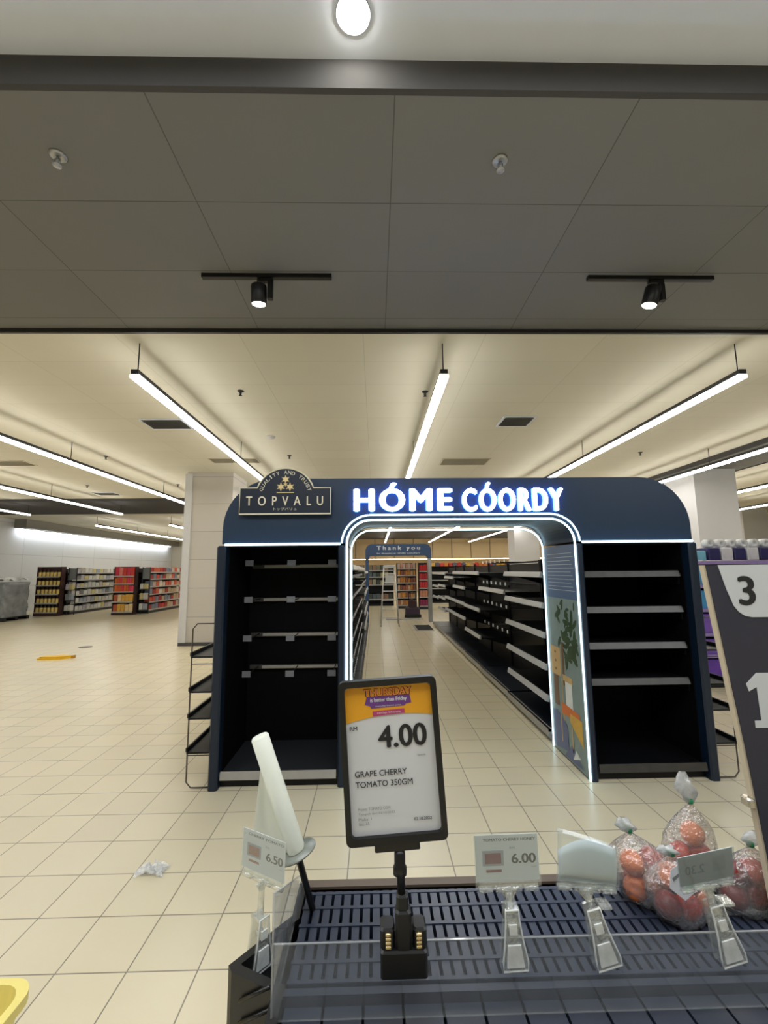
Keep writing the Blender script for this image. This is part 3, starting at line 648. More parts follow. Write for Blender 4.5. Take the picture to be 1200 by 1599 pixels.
# wrapped pallet
pl = thing('wrapped_pallet', 'pallet of goods wrapped in grey film at the left edge', 'pallet', (-13.2, 16.0, 0))
p = MB()
for y in (-0.5, 0, 0.5): p.box(-0.65, 0.7, y - 0.06, y + 0.06, 0, 0.1)
for k in range(7): p.box(-0.65 + 0.2 * k, -0.5 + 0.2 * k, -0.58, 0.58, 0.1, 0.13)
p.build('pallet_base', M_blackpl, pl)
w = MB(); n = 40; lv = 14; vs = []
for j in range(lv):
    z = 0.13 + 1.18 * j / (lv - 1)
    for k in range(n):
        a = 2 * PI * k / n; c, s_ = math.cos(a), math.sin(a); e = 0.22
        rx = math.copysign(abs(c) ** e, c) * 0.66; ry = math.copysign(abs(s_) ** e, s_) * 0.56
        q = 1 + 0.03 * math.sin(5 * a + j * 1.3) + random.uniform(-0.02, 0.02)
        vs.append((rx * q + 0.02, ry * q, z))
fs = [(j * n + k, j * n + (k + 1) % n, (j + 1) * n + (k + 1) % n, (j + 1) * n + k) for j in range(lv - 1) for k in range(n)] + [tuple(range((lv - 1) * n, lv * n))]
w.add(vs, fs, True); w.build('wrapped_load', mat('grey_stretch_film', (124, 128, 130), 0.25, var=0.6, scale=5), pl)
f = MB(); vs = []
for j in range(8):
    for k in range(16): vs.append((-0.6 + 1.25 * k / 15, -0.5 + 1.0 * j / 7, 1.34 + 0.16 * random.random()))
f.add(vs, [(j * 16 + k, j * 16 + k + 1, (j + 1) * 16 + k + 1, (j + 1) * 16 + k) for j in range(7) for k in range(15)], False)
f.build('loose_film', mat('white_loose_film', (214, 216, 214), 0.3, var=0.25, scale=9), pl)
# floor items on the left
ys = thing('floor_sign', 'yellow caution sign lying folded flat on the tiles', 'sign', (-6.02, 8.74, 0), 0.12)
MB().prism([(-0.28, -0.10), (0.10, -0.14), (0.30, 0.0), (0.06, 0.13), (-0.26, 0.06)], XY, 0, 0.028).build('lower_board', M_yellow, ys)
MB().prism([(-0.25, -0.08), (0.10, -0.12), (0.28, 0.01), (0.05, 0.12), (-0.23, 0.05)], XY, 0.032, 0.052).build('upper_board', M_yellow, ys)
MB().box(0.27, 0.31, -0.03, 0.05, 0.0, 0.05).build('hinge', mat('dark_yellow', (180, 130, 20), 0.5), ys)
dp = thing('floor_plate', 'small dark round plate set in the tiles behind the yellow sign', 'plate', (-6.3, 10.03, 0))
MB().lathe([(0.13, 0), (0.13, 0.006), (0.11, 0.008), (0.01, 0.008)], seg=24).build('lid', mat('grey_plate_dark', (112, 108, 100), 0.5), dp)
cp = thing('crumpled_wrap', 'crumpled piece of clear plastic film lying on the floor', 'wrap', (-1.205, 2.61, 0.0))
c = MB(); random.seed(3); vs = []
for j in range(9):
    for k in range(12): vs.append((-0.075 + 0.15 * k / 11 + random.uniform(-.008, .008), -0.05 + 0.10 * j / 8 + random.uniform(-.008, .008), 0.003 + random.random() * 0.045 * (1 - abs(k - 5.5) / 6.5)))
c.add(vs, [(j * 12 + k, j * 12 + k + 1, (j + 1) * 12 + k + 1, (j + 1) * 12 + k) for j in range(8) for k in range(11)]); c.build('film', M_filmd, cp)

# ---- beyond the thank you arch
store_shelf('display_stand', 1.80, 2.20, 18.4, 18.8, [0.14, 0.5, 0.86, 1.2, 1.55], 'narrow stand of red packets right behind the thank you arch', None, 1.9, M_char)
for r, (z, c) in enumerate(((1.55, [(206, 40, 48)]), (1.2, [(190, 36, 50)]), (0.86, [(206, 44, 56)]), (0.5, [(206, 140, 110)]), (0.14, [(140, 40, 80)]))):
    goods(1.84, 2.16, 18.43, z, c, 3, 0.27, 'red packet on the %s shelf of the narrow stand behind the thank you arch' % (lev[r] if r < 4 else 'bottom'), 'packets on the %s shelf of the narrow stand' % (lev[r] if r < 4 else 'bottom'), 0.2, 0.1)
store_shelf('goods_shelf', 0.92, 1.76, 18.9, 19.35, [0.14, 0.45, 0.76, 1.07, 1.38, 1.66], 'shelf of brown and orange packets right of the ladder', None, 1.9, M_char)
brn = [(176, 120, 84), (196, 130, 60), (160, 96, 76), (206, 170, 140), (140, 84, 66), (210, 150, 70)]
for r, z in enumerate([1.66, 1.38, 1.07, 0.76, 0.45, 0.14]):
    goods(0.96, 1.72, 18.93, z, brn if r else [(206, 180, 166), (190, 140, 130)], 7, 0.24, 'brown or orange packet on the %s shelf right of the ladder' % lev[r], 'packets on the %s shelf right of the ladder' % lev[r], 0.2)
store_shelf('goods_shelf', -2.6, 0.85, 20.5, 20.95, [0.3, 0.95, 1.3, 1.6], 'dark shelf of mixed packets behind the ladder', None, 1.85, M_black)
mx2 = [(120, 116, 96), (160, 160, 140), (96, 110, 120), (150, 120, 100), (70, 80, 76), (176, 168, 120)]
for r, z in enumerate([1.6, 1.3, 0.95, 0.3]):
    goods(-2.55, 0.8, 20.53, z, mx2, 18, 0.24, 'mixed packet on the %s shelf behind the ladder' % ['top', 'second', 'third', 'bottom'][r], 'packets on the %s shelf behind the ladder' % ['top', 'second', 'third', 'bottom'][r], 0.2)
for i, (x, l) in enumerate(((2.5, 'dark far shelving with coloured top boxes, left of its pair'), (4.9, 'dark far shelving with coloured top boxes, right of its pair'))):
    store_shelf('far_shelf', x, x + 2.3, 22.0, 22.5, [0.3, 0.7, 1.1, 1.5], l, None, 1.78, M_black)
    goods(x + 0.05, x + 2.25, 22.05, 1.78, [(206, 120, 50), (190, 60, 50), (200, 160, 60), (96, 90, 110)], 10, 0.18, 'orange or red box along the top of the %s far dark shelving' % ('left' if i == 0 else 'right'), 'boxes along the top of far shelving %s' % ('left' if i == 0 else 'right'), 0.3)

# ---- right background: household paper gondola
gx0, gx1, gy = 4.05, 7.0, 6.0
store_shelf('paper_shelf', gx0, gx1, gy, gy + 0.6, [0.14, 0.42, 0.70, 1.02, 1.34, 1.66], 'shelf of blue and purple packs behind the arch on the right', None, 1.68, M_char, rail=mat('lilac_rail', (150, 130, 190), 0.4))
blu = [(70, 150, 206), (60, 120, 200), (96, 170, 214)]; pur = [(110, 70, 176), (128, 92, 190), (96, 60, 160)]
for r, (z, c, h) in enumerate(((1.34, [(96, 176, 214), (80, 150, 200)], 0.26), (1.02, blu, 0.26), (0.70, pur, 0.26), (0.42, pur, 0.22), (0.14, pur, 0.24))):
    goods(gx0 + 0.05, gx0 + 1.4, gy + 0.03, z, c, 5, h, '%s pack on the %s shelf right of the arch' % ('blue' if r < 2 else 'purple', ['second', 'third', 'fourth', 'fifth', 'bottom'][r]), '%s packs on the %s shelf right of the arch' % ('blue' if r < 2 else 'purple', ['second', 'third', 'fourth', 'fifth', 'bottom'][r]), 0.4, 0.1, name='paper_pack', cat='paper pack')
goods(4.62, 6.62, gy + 0.05, 1.682, [(40, 38, 92), (206, 204, 214)], 11, 0.17, 'navy pack standing on top of the right paper shelf under the white rolls', 'packs on top of the right paper shelf', 0.3, 0.0)
goods(4.12, 4.60, gy + 0.05, 1.682, [(120, 180, 206), (214, 196, 140), (208, 210, 206)], 3, 0.14, 'pale pack on the left end of the right shelf top', 'pale packs on the left end of the right shelf top', 0.3, 0.3)
rl = MB(); rl.lathe([(0.022, -0.05), (0.06, -0.05), (0.06, 0.05), (0.022, 0.05), (0.022, -0.05)], (0, 0, 0), 18, Matrix.Rotation(PI / 2, 4, 'X')); roll0 = None
for k in range(12):
    if roll0 is None: o = roll0 = rl.build('paper_roll', M_white); tag(o, 'white paper roll in the row on top of the right shelf', 'roll', 'white rolls on top of the right shelf')
    else: o = roll0.copy(); COL.objects.link(o)
    o.location = (4.70 + 0.16 * k, gy + 0.15, 1.856 + 0.06)

# ------------------------------------------------------------------ the produce table in the foreground
ZT = 0.92
tb = thing('produce_table', 'black slatted produce table with clear acrylic guards in the foreground', 'table', (0.35, 0.82, 0))
def tl(mb): mb.v = [(x - 0.35, y - 0.82, z) for x, y, z in mb.v]; return mb
outline = [(-0.168, 0.58), (1.10, 0.58), (1.10, 1.05), (-0.165, 1.05), (-0.165, 0.955), (-0.253, 0.849), (-0.244, 0.836), (-0.168, 0.80)]
tl(MB().prism(outline, XY, 0.06, 0.80)).build('body', M_blackpl, tb)
ins = [(-0.150, 0.60), (1.08, 0.60), (1.08, 1.03), (-0.150, 1.03), (-0.150, 0.948), (-0.232, 0.852), (-0.230, 0.848), (-0.150, 0.81)]
r = MB(); n = len(outline)
for i in range(n):
    j = (i + 1) % n
    a, b, c, d = outline[i], outline[j], ins[j], ins[i]
    r.prism([a, b, c, d], XY, 0.80, ZT if i != 2 else ZT - 0.004)
tl(r).build('rim', M_blackpl, tb)
tl(MB().prism(ins, XY, 0.80, 0.885)).build('tray', M_blackin, tb)
for k in range(5): tl(MB().tube([(-0.226, 0.823, 0.76 + 0.032 * k), (-0.172, 0.797, 0.80 + 0.032 * k)], 0.003, 6)).build('side_rib', M_blackpl, tb)
g = MB(); p_ = 0.0196; k = 0; x = -0.146
while x < 1.07:
    g.box(x, x + 0.0136, 0.812, 1.02, ZT - 0.02, ZT - 0.002); x += p_
for y, hgt in ((0.816, 0), (0.852, 0.0008), (0.892, 0.0), (0.93, 0.0008), (0.975, 0.0), (1.014, 0)): g.box(-0.148, 1.07, y - 0.0035, y + 0.0035, ZT - 0.02, ZT + hgt - 0.001)
tl(g).build('grate', M_slat, tb)
l = MB(); l.box(-0.16, 1.075, 0.795, 0.808, ZT - 0.022, ZT - 0.004); x = -0.146
while x < 1.06:
    l.box(x, x + 0.058, 0.625, 0.79, ZT - 0.03, ZT - 0.016); x += 0.0625
tl(l).build('front_ledge', M_slat, tb)
tl(MB().box(-0.148, 1.08, 1.028, 1.05, ZT - 0.003, ZT + 0.002)).build('rear_rail', mat('brown_grey_rail', (84, 72, 62), 0.5), tb)
for x, y in ((-0.2, 0.64), (1.05, 0.64), (1.05, 1.0), (-0.12, 1.0)): tl(MB().box(x - 0.025, x + 0.025, y - 0.025, y + 0.025, 0, 0.06)).build('foot', M_blackpl, tb)
gd = MB(); gd.box(-0.158, 1.06, 0.757, 0.760, ZT - 0.006, 1.016); tg = tl(gd).build('front_guard', M_acryl, tb); tl(MB().box(-0.158, 1.06, 0.757, 0.760, 1.016, 1.0175)).build('edge', M_acryle, tg)
sg = MB(); sg.prism([(0.757, ZT - 0.006), (1.02, ZT - 0.006), (1.02, 0.95), (0.757, 1.087)], YZ, -0.161, -0.158); tg = tl(sg).build('side_guard', M_acryl, tb)
e_ = MB(); e_.prism([(0.757, ZT - 0.006), (0.757, 1.087), (1.02, 0.95), (1.02, 0.952), (0.7555, 1.089), (0.7555, ZT - 0.006)], YZ, -0.161, -0.158); tl(e_).build('edge', M_acryle, tg)

# price sign in its black frame
sg_y = 0.745
ps = thing('price_sign', 'black framed price sign showing 4.00 for grape cherry tomato', 'sign', (0.038, sg_y, 0.985))
b = MB(); b.rbox(-0.034, 0.036, -0.012, 0.0112, 0.0, 0.036, 0.003); b.rbox(-0.034, 0.036, 0.0162, 0.028, 0.0, 0.036, 0.003); b.rbox(-0.034, -0.012, -0.006, 0.024, 0.036, 0.062, 0.003); b.rbox(0.015, 0.036, -0.006, 0.024, 0.036, 0.062, 0.003)
b.build('clamp', M_blackpl, ps)
for x in (-0.022, 0.024):
    s_ = MB()
    for k in range(4): s_.tube([(x - 0.004, -0.0075, 0.039 + 0.0055 * k), (x + 0.004, -0.0075, 0.039 + 0.0055 * k)], 0.003, 8)
    s_.build('spring', M_brass, ps)
st = MB(); st.rbox(-0.011, 0.013, -0.010, 0.014, 0.036, 0.088, 0.004); st.rbox(-0.009, 0.009, -0.008, 0.010, 0.088, 0.108, 0.003)
st.tube([(-0.001, 0, 0.105), (-0.003, 0, 0.186)], 0.0062, 12); st.build('stem', M_blackpl, ps)
MB().lathe([(0.007, 0), (0.0105, 0.002), (0.0105, 0.012), (0.0085, 0.015), (0.0085, 0.032), (0.0065, 0.036)], (-0.003, 0, 0.132), 16).build('collar', M_blackpl, ps)
FR = Matrix.Translation((-0.006, 0, 0.180)) @ Matrix.Rotation(math.radians(-3.4), 4, 'Y')
fw, fh = 0.0785, 0.243
def fr(mb): mb.v = [tuple(FR @ Vector(v)) for v in mb.v]; return mb
def rrect(a, b, c, d, r, n=6): return arc(b - r, d - r, r, 0, 90, n) + arc(a + r, d - r, r, 90, 180, n) + arc(a + r, c + r, r, 180, 270, n) + arc(b - r, c + r, r, 270, 360, n)
outer = rrect(-fw, fw, 0, fh, 0.009); inner = rrect(-fw + 0.009, fw - 0.009, 0.011, fh - 0.010, 0.006)
f = MB(); n = len(outer)
for y, flip in ((-0.008, False), (0.006, True)): f.add([(x, y, z) for x, z in outer] + [(x, y + (0.001 if not flip else 0), z) for x, z in inner], [(i, (i + 1) % n, n + (i + 1) % n, n + i) for i in range(n)])
f.add([(x, -0.008, z) for x, z in outer] + [(x, 0.006, z) for x, z in outer], [(i, (i + 1) % n, n + (i + 1) % n, n + i) for i in range(n)])
f.add([(x, -0.007, z) for x, z in inner] + [(x, 0.004, z) for x, z in inner], [(i, (i + 1) % n, n + (i + 1) % n, n + i) for i in range(n)])
f.rbox(-0.036, 0.034, -0.006, 0.006, -0.011, 0.002, 0.002)
frm = fr(f).build('frame', M_blackpl, ps)
fr(MB().box(-fw + 0.004, fw - 0.004, 0.003, 0.0055, 0.004, fh - 0.004)).build('backing', M_blackpl, frm)
CW = fw - 0.009; Z0, Z1 = 0.011, fh - 0.010; H_ = Z1 - Z0
cd = MB(); cd.mi = 0; cd.prism(inner, XZ, 0.0005, 0.002)
ye = -0.0002
def zc(q): return Z1 - q * H_                      # q = fraction from the card's top
cd.mi = 1; top = [(-CW + 0.0002, zc(0.25))] + [(-CW + 2 * CW * u, zc(0.25 - 0.075 * math.sin(PI * min(1, u * 0.62 + 0.13)) + 0.03)) for u in [i / 14 for i in range(15)]] + [(CW - 0.0002, zc(0.03)), (CW - 0.006, zc(0.002)), (-CW + 0.006, zc(0.002)), (-CW + 0.0002, zc(0.03))]
cd.prism(top, XZ, ye, 0.0004)
cd.mi = 2; cd.prism([(-0.034, zc(0.075)), (0.035, zc(0.075)), (0.037, zc(0.135)), (0.028, zc(0.140)), (0.026, zc(0.152)), (-0.028, zc(0.158)), (-0.030, zc(0.14)), (-0.038, zc(0.13))], XZ, ye - 0.0004, ye)
cd.mi = 3; cd.prism([(-0.026, zc(0.178)), (0.025, zc(0.172)), (0.025, zc(0.204)), (-0.026, zc(0.212))], XZ, ye - 0.0004, ye)
put_text(cd, 'THURSDAY', -0.0395, 0.0395, zc(0.079), zc(0.018), ye - 0.0005, 0.05, face=4, side=4)
put_text(cd, 'THURSDAY', -0.038, 0.038, zc(0.075), zc(0.022), ye - 0.0008, 0.02, face=5, side=5)
put_text(cd, 'is better than Friday', -0.029, 0.030, zc(0.122), zc(0.086), ye - 0.0006, 0.02, face=0, side=0)
put_text(cd, 'everyday lowest price', -0.021, 0.020, zc(0.152), zc(0.138), ye - 0.0006, 0, face=0, side=0)
put_text(cd, 'setiap khamis', -0.019, 0.019, zc(0.201), zc(0.183), ye - 0.0006, 0, face=0, side=0)
put_text(cd, 'RM', -0.064, -0.052, zc(0.298), zc(0.272), ye - 0.0005, 0.01, face=6, side=6)
put_text(cd, '4.00', -0.020, 0.058, zc(0.432), zc(0.278), ye - 0.0005, 0.018, face=6, side=6)
put_text(cd, '/pack', 0.040, 0.054, zc(0.505), zc(0.488), ye - 0.0005, face=7, side=7)
put_text(cd, 'GRAPE CHERRY', -0.060, 0.022, zc(0.615), zc(0.575), ye - 0.0005, 0.006, face=6, side=6)
put_text(cd, 'TOMATO 350GM', -0.060, 0.030, zc(0.685), zc(0.645), ye - 0.0005, 0.006, face=6, side=6)
for q, s, w in ((0.835, 'Promo: TOMATO COM', 0.050), (0.868, 'Tempoh dari 02/10/2022', 0.057), (0.9, 'Muka: 1', 0.02), (0.93, 'Saiz: A5', 0.016)):
    put_text(cd, s, -0.058, -0.058 + w, zc(q), zc(q - 0.018), ye - 0.0005, face=7, side=7)
put_text(cd, '02.10.2022', 0.028, 0.056, zc(0.925), zc(0.905), ye - 0.0005, 0.01, face=6, side=6)
fr(cd).build('price_card', [M_white, mat('print_amber', (226, 160, 30), 0.5), mat('print_purple', (104, 58, 132), 0.5), mat('print_magenta', (176, 60, 110), 0.5), mat('print_maroon', (84, 34, 40), 0.5), mat('print_amber_bright', (230, 140, 60), 0.5), M_ink, M_inkg], frm)

# clip on price tags
M_redpic = mat('print_red_picture', (120, 40, 52), 0.5, var=0.4, scale=160); M_brpic = mat('print_brown_picture', (150, 92, 70), 0.5, var=0.4, scale=160); M_greyfr = mat('print_grey_frame', (150, 152, 160), 0.5)
def price_tag(loc_, lean, head, label, price=None, pic=None, title=None, mode='front', rotz=0.0, size=(0.102, 0.075), gap=0.006, rise=0.0):
    t = thing('price_tag', label, 'price tag', loc_, (0, 0, rotz), 'clip on price tags on the table')
    B = Matrix.Rotation(lean, 4, 'Y')
    b = MB()
    prof = [(-0.019, 0), (0.019, 0), (0.0195, 0.012), (0.0135, 0.045), (0.0105, 0.070), (0.010, 0.083), (-0.010, 0.083), (-0.0105, 0.070), (-0.013, 0.045), (-0.0185, 0.012)]
    for y0, y1, k in ((-gap - 0.004, -gap, 1), (gap, gap + 0.004, 1)):
        b.prism([(x * k, z) for x, z in prof], lambda u, v, w: B @ Vector((u, w * (1 - 0.0 * v), v)), y0, y1)
    o = b.build('clip_body', M_clip, t)
    eg = MB(); eg.tube([B @ Vector((x, -gap - 0.0045, z)) for x, z in prof], 0.0013, 6, True); eg.build('edge', M_clipe, o)  # paler tube puts the bright rim of thick clear plastic into colour
    q = MB(); q.prism([(-0.0135, 0.006), (0.0135, 0.006), (0.010, 0.036), (-0.010, 0.036)], lambda u, v, w: B @ Vector((u, w, v)), -gap - 0.0065, -gap - 0.0042)
    q.prism([(-0.006, 0.05), (0.006, 0.05), (0.006, 0.064), (-0.006, 0.064)], lambda u, v, w: B @ Vector((u, w, v)), -gap - 0.0065, -gap - 0.0042); q.build('grip', M_clipe, o)
    sp = MB(); sp.tube([B @ Vector((-0.006, 0, 0.055)), B @ Vector((0.006, 0, 0.055))], 0.0045, 10); sp.build('pivot', M_clip, o)
    nk = MB(); top = B @ Vector((0, 0, 0.104 + rise)); nk.tube([B @ Vector((0, 0, 0.078)), B @ Vector((0, 0, 0.095 + rise)), top], [0.006, 0.0055, 0.004], 10); nk.box(-0.009, 0.009, -gap - 0.004, gap + 0.004, 0.080, 0.084); nk.prism([(-0.005, 0.092 + rise), (0.005, 0.092 + rise), (0.013, 0.106 + rise), (-0.013, 0.106 + rise)], lambda u, v, w: B @ Vector((u, w, v)), -0.002, 0.002); nk.build('neck', M_clip, t)
    Hm = Matrix.Translation(top) @ head
    w, h = size[0] / 2, size[1]
    def hd(mb): mb.v = [tuple(Hm @ Vector(v)) for v in mb.v]; return mb
    bar = MB()
    for a, c in ((-w * .92, -w * .5), (-w * .40, w * .40), (w * .5, w * .92)): bar.tube([(a, 0, 0.003), (c, 0, 0.003)], 0.0045, 10)
    bar.box(-w * .9, w * .9, -0.002, 0.002, 0.004, 0.014); hd(bar).build('holder_bar', M_clip, t)
    if mode != 'blank':
        hd(MB().box(-w - 0.001, w + 0.001, -0.0016, -0.0012, 0.006, h + 0.008)).build('sleeve', M_sleeve, t)
        c = MB(); c.mi = 0; c.box(-w + 0.001, w - 0.001, -0.0004, 0.0004, 0.014, h + 0.006)
        if mode == 'front':
            z0 = 0.014; hh = h - 0.010; y = -0.0006
            def zz(q): return z0 + hh * (1 - q)
            put_text(c, title, -w * .72, w * .92, zz(0.115), zz(0.05), y, 0.01, face=3, side=3)
            c.mi = 1; c.box(-w * .76, -w * .10, y, y + 0.0001, zz(0.66), zz(0.32)); c.mi = 2; c.box(-w * .68, -w * .18, y - 0.0002, y - 0.0001, zz(0.61), zz(0.38))
            c.mi = 2; c.box(-w * .66, -w * .18, y, y + 0.0001, zz(0.80), zz(0.74))
            put_text(c, 'RM', w * .10, w * .26, zz(0.30), zz(0.25), y, face=4, side=4)
            put_text(c, price, w * .14, w * .90, zz(0.62), zz(0.40), y, 0.02, face=3, side=3)
            put_text(c, '/pack', w * .74, w * .92, zz(0.72), zz(0.68), y, face=4, side=4)
        else:
            put_text(c, price, -w * .75, -w * .05, 0.035, 0.053, -0.0006, 0.01, mirror=True, face=3, side=3)
            c.mi = 4; c.box(w * .25, w * .70, -0.0006, -0.0005, 0.032, 0.062)
        hd(c).build('card', [M_card, M_greyfr, pic or M_redpic, M_ink, M_inkg] if mode == 'front' else [M_cardback, M_cardback, M_cardback, M_inkf, mat('faint_patch', (166, 172, 174), 0.6)], t)
    else:
        def curl(name, m, x0, x1, z0, za, zb, y, bow):
            n = 12; vs = []
            for j in range(5):
                for i in range(n):
                    u = i / (n - 1); zt = za + (zb - za) * u + bow * math.sin(PI * u)
                    v = j / 4; vs.append(Hm @ Vector((x0 + (x1 - x0) * u, y + 0.010 * v * v + 0.004 * math.sin(PI * u) * v, z0 + (zt - z0) * v)))
            o = MB().add(vs, [(j * n + i, j * n + i + 1, (j + 1) * n + i + 1, (j + 1) * n + i) for j in range(4) for i in range(n - 1)], True).build(name, m, t)
            md = o.modifiers.new('s', 'SOLIDIFY'); md.thickness = 0.0006; return o
        curl('card', M_cardback, -w * .92, w * .94, 0.012, 0.052, 0.060, 0, 0.014)
        curl('sleeve', M_sleeve, -w, w, 0.006, 0.088, 0.066, -0.003, 0.0)
    return t
R3 = lambda yaw, pitch, roll: Matrix.Rotation(math.radians(yaw), 4, 'Z') @ Matrix.Rotation(math.radians(pitch), 4, 'X') @ Matrix.Rotation(math.radians(roll), 4, 'Y')
price_tag((0.209, 0.7585, 0.979), math.radians(-2), R3(0, 0, -1), 'clear clip price tag reading 6.00 right of the black framed sign', '6.00', M_redpic, 'TOMATO CHERRY HONEY')
price_tag((0.353, 0.7585, 0.979), math.radians(-14), R3(0, 6, 6), 'clear clip price tag with curled blank card, between 6.00 and the tomato bags', mode='blank', size=(0.100, 0.075))
price_tag((0.546, 0.7585, 0.979), math.radians(-14), R3(0, 22, -14), 'clear clip price tag showing its grey back in front of the tomato bags', '2.30', mode='back', size=(0.086, 0.068))
price_tag((-0.2125, 0.886, 0.8865), math.radians(2), R3(-78, 0, 2), 'clear clip price tag reading 6.50 at the left corner of the table', '6.50', M_brpic, 'CHERRY TOMATO', rotz=math.radians(50), gap=0.0085, rise=0.030)

# bags of tomatoes
M_tom = [mat('tomato_red', (168, 58, 38), 0.35, var=0.3, scale=25), mat('tomato_orange', (204, 112, 56), 0.35, var=0.3, scale=25), mat('tomato_dark', (118, 34, 27), 0.35, var=0.3, scale=25)]
M_green = mat('green_tape', (30, 130, 84), 0.4)
TOM = []
for k, m_ in enumerate(M_tom):
    b = MB(); b.lathe([(0.0015, -0.0215), (0.010, -0.0205), (0.018, -0.014), (0.0225, -0.003), (0.0215, 0.009), (0.015, 0.0178), (0.007, 0.0195), (0.002, 0.0165)], seg=18)
    TOM.append(b)
first = {}
def tomato_bag(label, nm, base, rx, ry, hgt, tie, tail, tomatoes, stick=None, mix=(0, 0, 1, 2)):
    t = thing('tomato_bag', label, 'bag', base, 0, 'bags of tomatoes on the table')
    bx, by, bz = base; tx, tz = tie; n = 22; lv = 11; vs = []
    for j in range(lv):
        u = j / (lv - 1); z = tz * u
        k = (1.0 - 0.25 * (1 - min(1, u * 5)) ) * (1 if u < 0.55 else max(0.07, 1 - ((u - 0.55) / 0.45) ** 1.5 * 0.95))
        for i in range(n):
            a = 2 * PI * i / n; w = 1 + 0.07 * math.sin(3 * a + j) + random.uniform(-0.05, 0.05)
            vs.append((tx * max(0, u - .25) / .75 + rx * k * w * math.cos(a), ry * k * w * math.sin(a), z))
    fs = [(j * n + i, j * n + (i + 1) % n, (j + 1) * n + (i + 1) % n, (j + 1) * n + i) for j in range(lv - 1) for i in range(n)] + [tuple(range(n - 1, -1, -1))]
    MB().add(vs, fs, True).build('film', M_film, t)
    vs = []; m2 = 10; L = 7
    for j in range(L):
        u = j / (L - 1); rr = 0.004 + 0.012 * math.sin(PI * min(1, u * 0.95 + 0.05)) + random.uniform(0, 0.002)
        for i in range(m2):
            a = 2 * PI * i / m2; q = 1 + 0.5 * math.cos(3 * a + j)
            vs.append((tx + (tail[0] - tx) * u + rr * q * math.cos(a), 0.5 * rr * q * math.sin(a), tz + (tail[1] - tz) * u))
    MB().add(vs, [(j * m2 + i, j * m2 + (i + 1) % m2, (j + 1) * m2 + (i + 1) % m2, (j + 1) * m2 + i) for j in range(L - 1) for i in range(m2)], True).build('bag_neck', M_filmd, t)
    MB().lathe([(0.004, -0.004), (0.0065, -0.003), (0.0065, 0.004), (0.004, 0.005)], (tx, 0, tz + 0.003), 10).build('tape', M_green, t)
    if stick:
        b = MB(); b.mi = 0
        cx, cz, s = stick
        def lf(u, v, w): return (cx + u, -ry * 1.06 - 0.002 + 0.02 * u * u / 0.001 * 0.02 + w, cz + v)
        b.prism([(-0.036 * s, -0.012 * s), (-0.008 * s, -0.034 * s), (0.036 * s, -0.004 * s), (0.030 * s, 0.026 * s), (-0.008 * s, 0.034 * s), (-0.032 * s, 0.020 * s)], lf, -0.0006, 0)
        b.mi = 1; b.prism([(-0.006 * s, -0.022 * s), (0.006 * s, -0.012 * s), (0.030 * s, 0.020 * s), (-0.004 * s, 0.028 * s)], lf, -0.0010, -0.0007)
        b.mi = 2; b.prism([(-0.028 * s, 0.0), (-0.012 * s, 0.012 * s), (-0.014 * s, 0.016 * s), (-0.030 * s, 0.006 * s)], lf, -0.0010, -0.0007)
        b.build('sticker', [M_white, mat('sticker_green', (60, 164, 88), 0.5), M_inkg], t)
    for i, (x, y, z, c) in enumerate(tomatoes):
        if c not in first: o = first[c] = TOM[c].build('tomato', M_tom[c])
        else: o = first[c].copy(); COL.objects.link(o)
        tag(o, 'red tomato inside the ' + nm, 'tomato', 'tomatoes in the ' + nm)
        o.location = (bx + x, by + y, bz + z + 0.0045); o.rotation_euler = (random.uniform(-1.2, 1.2), random.uniform(-1.2, 1.2), random.uniform(0, 6)); o.scale = (1.0, 1.0, 1.0)
zt = ZT + 0.0005
tomato_bag('bag of tomatoes with plain clear film, nearest the curled blank price tag', 'leftmost tomato bag', (0.547, 0.978, zt), 0.060, 0.044, 0.1, (-0.028, 0.122), (-0.040, 0.150),
           [(-0.030, -0.014, 0.023, 1), (0.014, -0.016, 0.023, 1), (0.038, 0.014, 0.024, 0), (-0.012, 0.020, 0.024, 0), (-0.030, -0.006, 0.064, 1), (0.014, 0.0, 0.066, 0)])
tomato_bag('bag of tomatoes with a white and green sticker', 'stickered tomato bag', (0.580, 0.922, zt), 0.060, 0.036, 0.1, (-0.012, 0.110), (-0.022, 0.128),
           [(-0.030, -0.006, 0.023, 2), (0.006, -0.010, 0.023, 0), (0.036, 0.004, 0.024, 1), (-0.010, 0.014, 0.060, 1), (0.020, 0.006, 0.060, 0)], (-0.010, 0.090, 0.95))
tomato_bag('tall bag of tomatoes with a long twisted neck, standing behind the grey price tag', 'tall tomato bag', (0.648, 0.992, zt), 0.054, 0.038, 0.1, (0.013, 0.168), (0.002, 0.230),
           [(-0.022, -0.004, 0.023, 0), (0.022, 0.0, 0.023, 2), (-0.012, 0.004, 0.064, 0), (0.022, -0.004, 0.066, 0), (0.012, 0.0, 0.104, 1)])
tomato_bag('bag of dark red tomatoes against the beige edge of the promotion board', 'rightmost tomato bag', (0.720, 0.940, zt), 0.056, 0.034, 0.1, (0.020, 0.112), (0.030, 0.140),
           [(-0.026, -0.006, 0.023, 2), (0.014, -0.006, 0.023, 2), (0.034, 0.006, 0.030, 1), (-0.018, 0.002, 0.062, 2), (0.018, 0.0, 0.064, 0)])

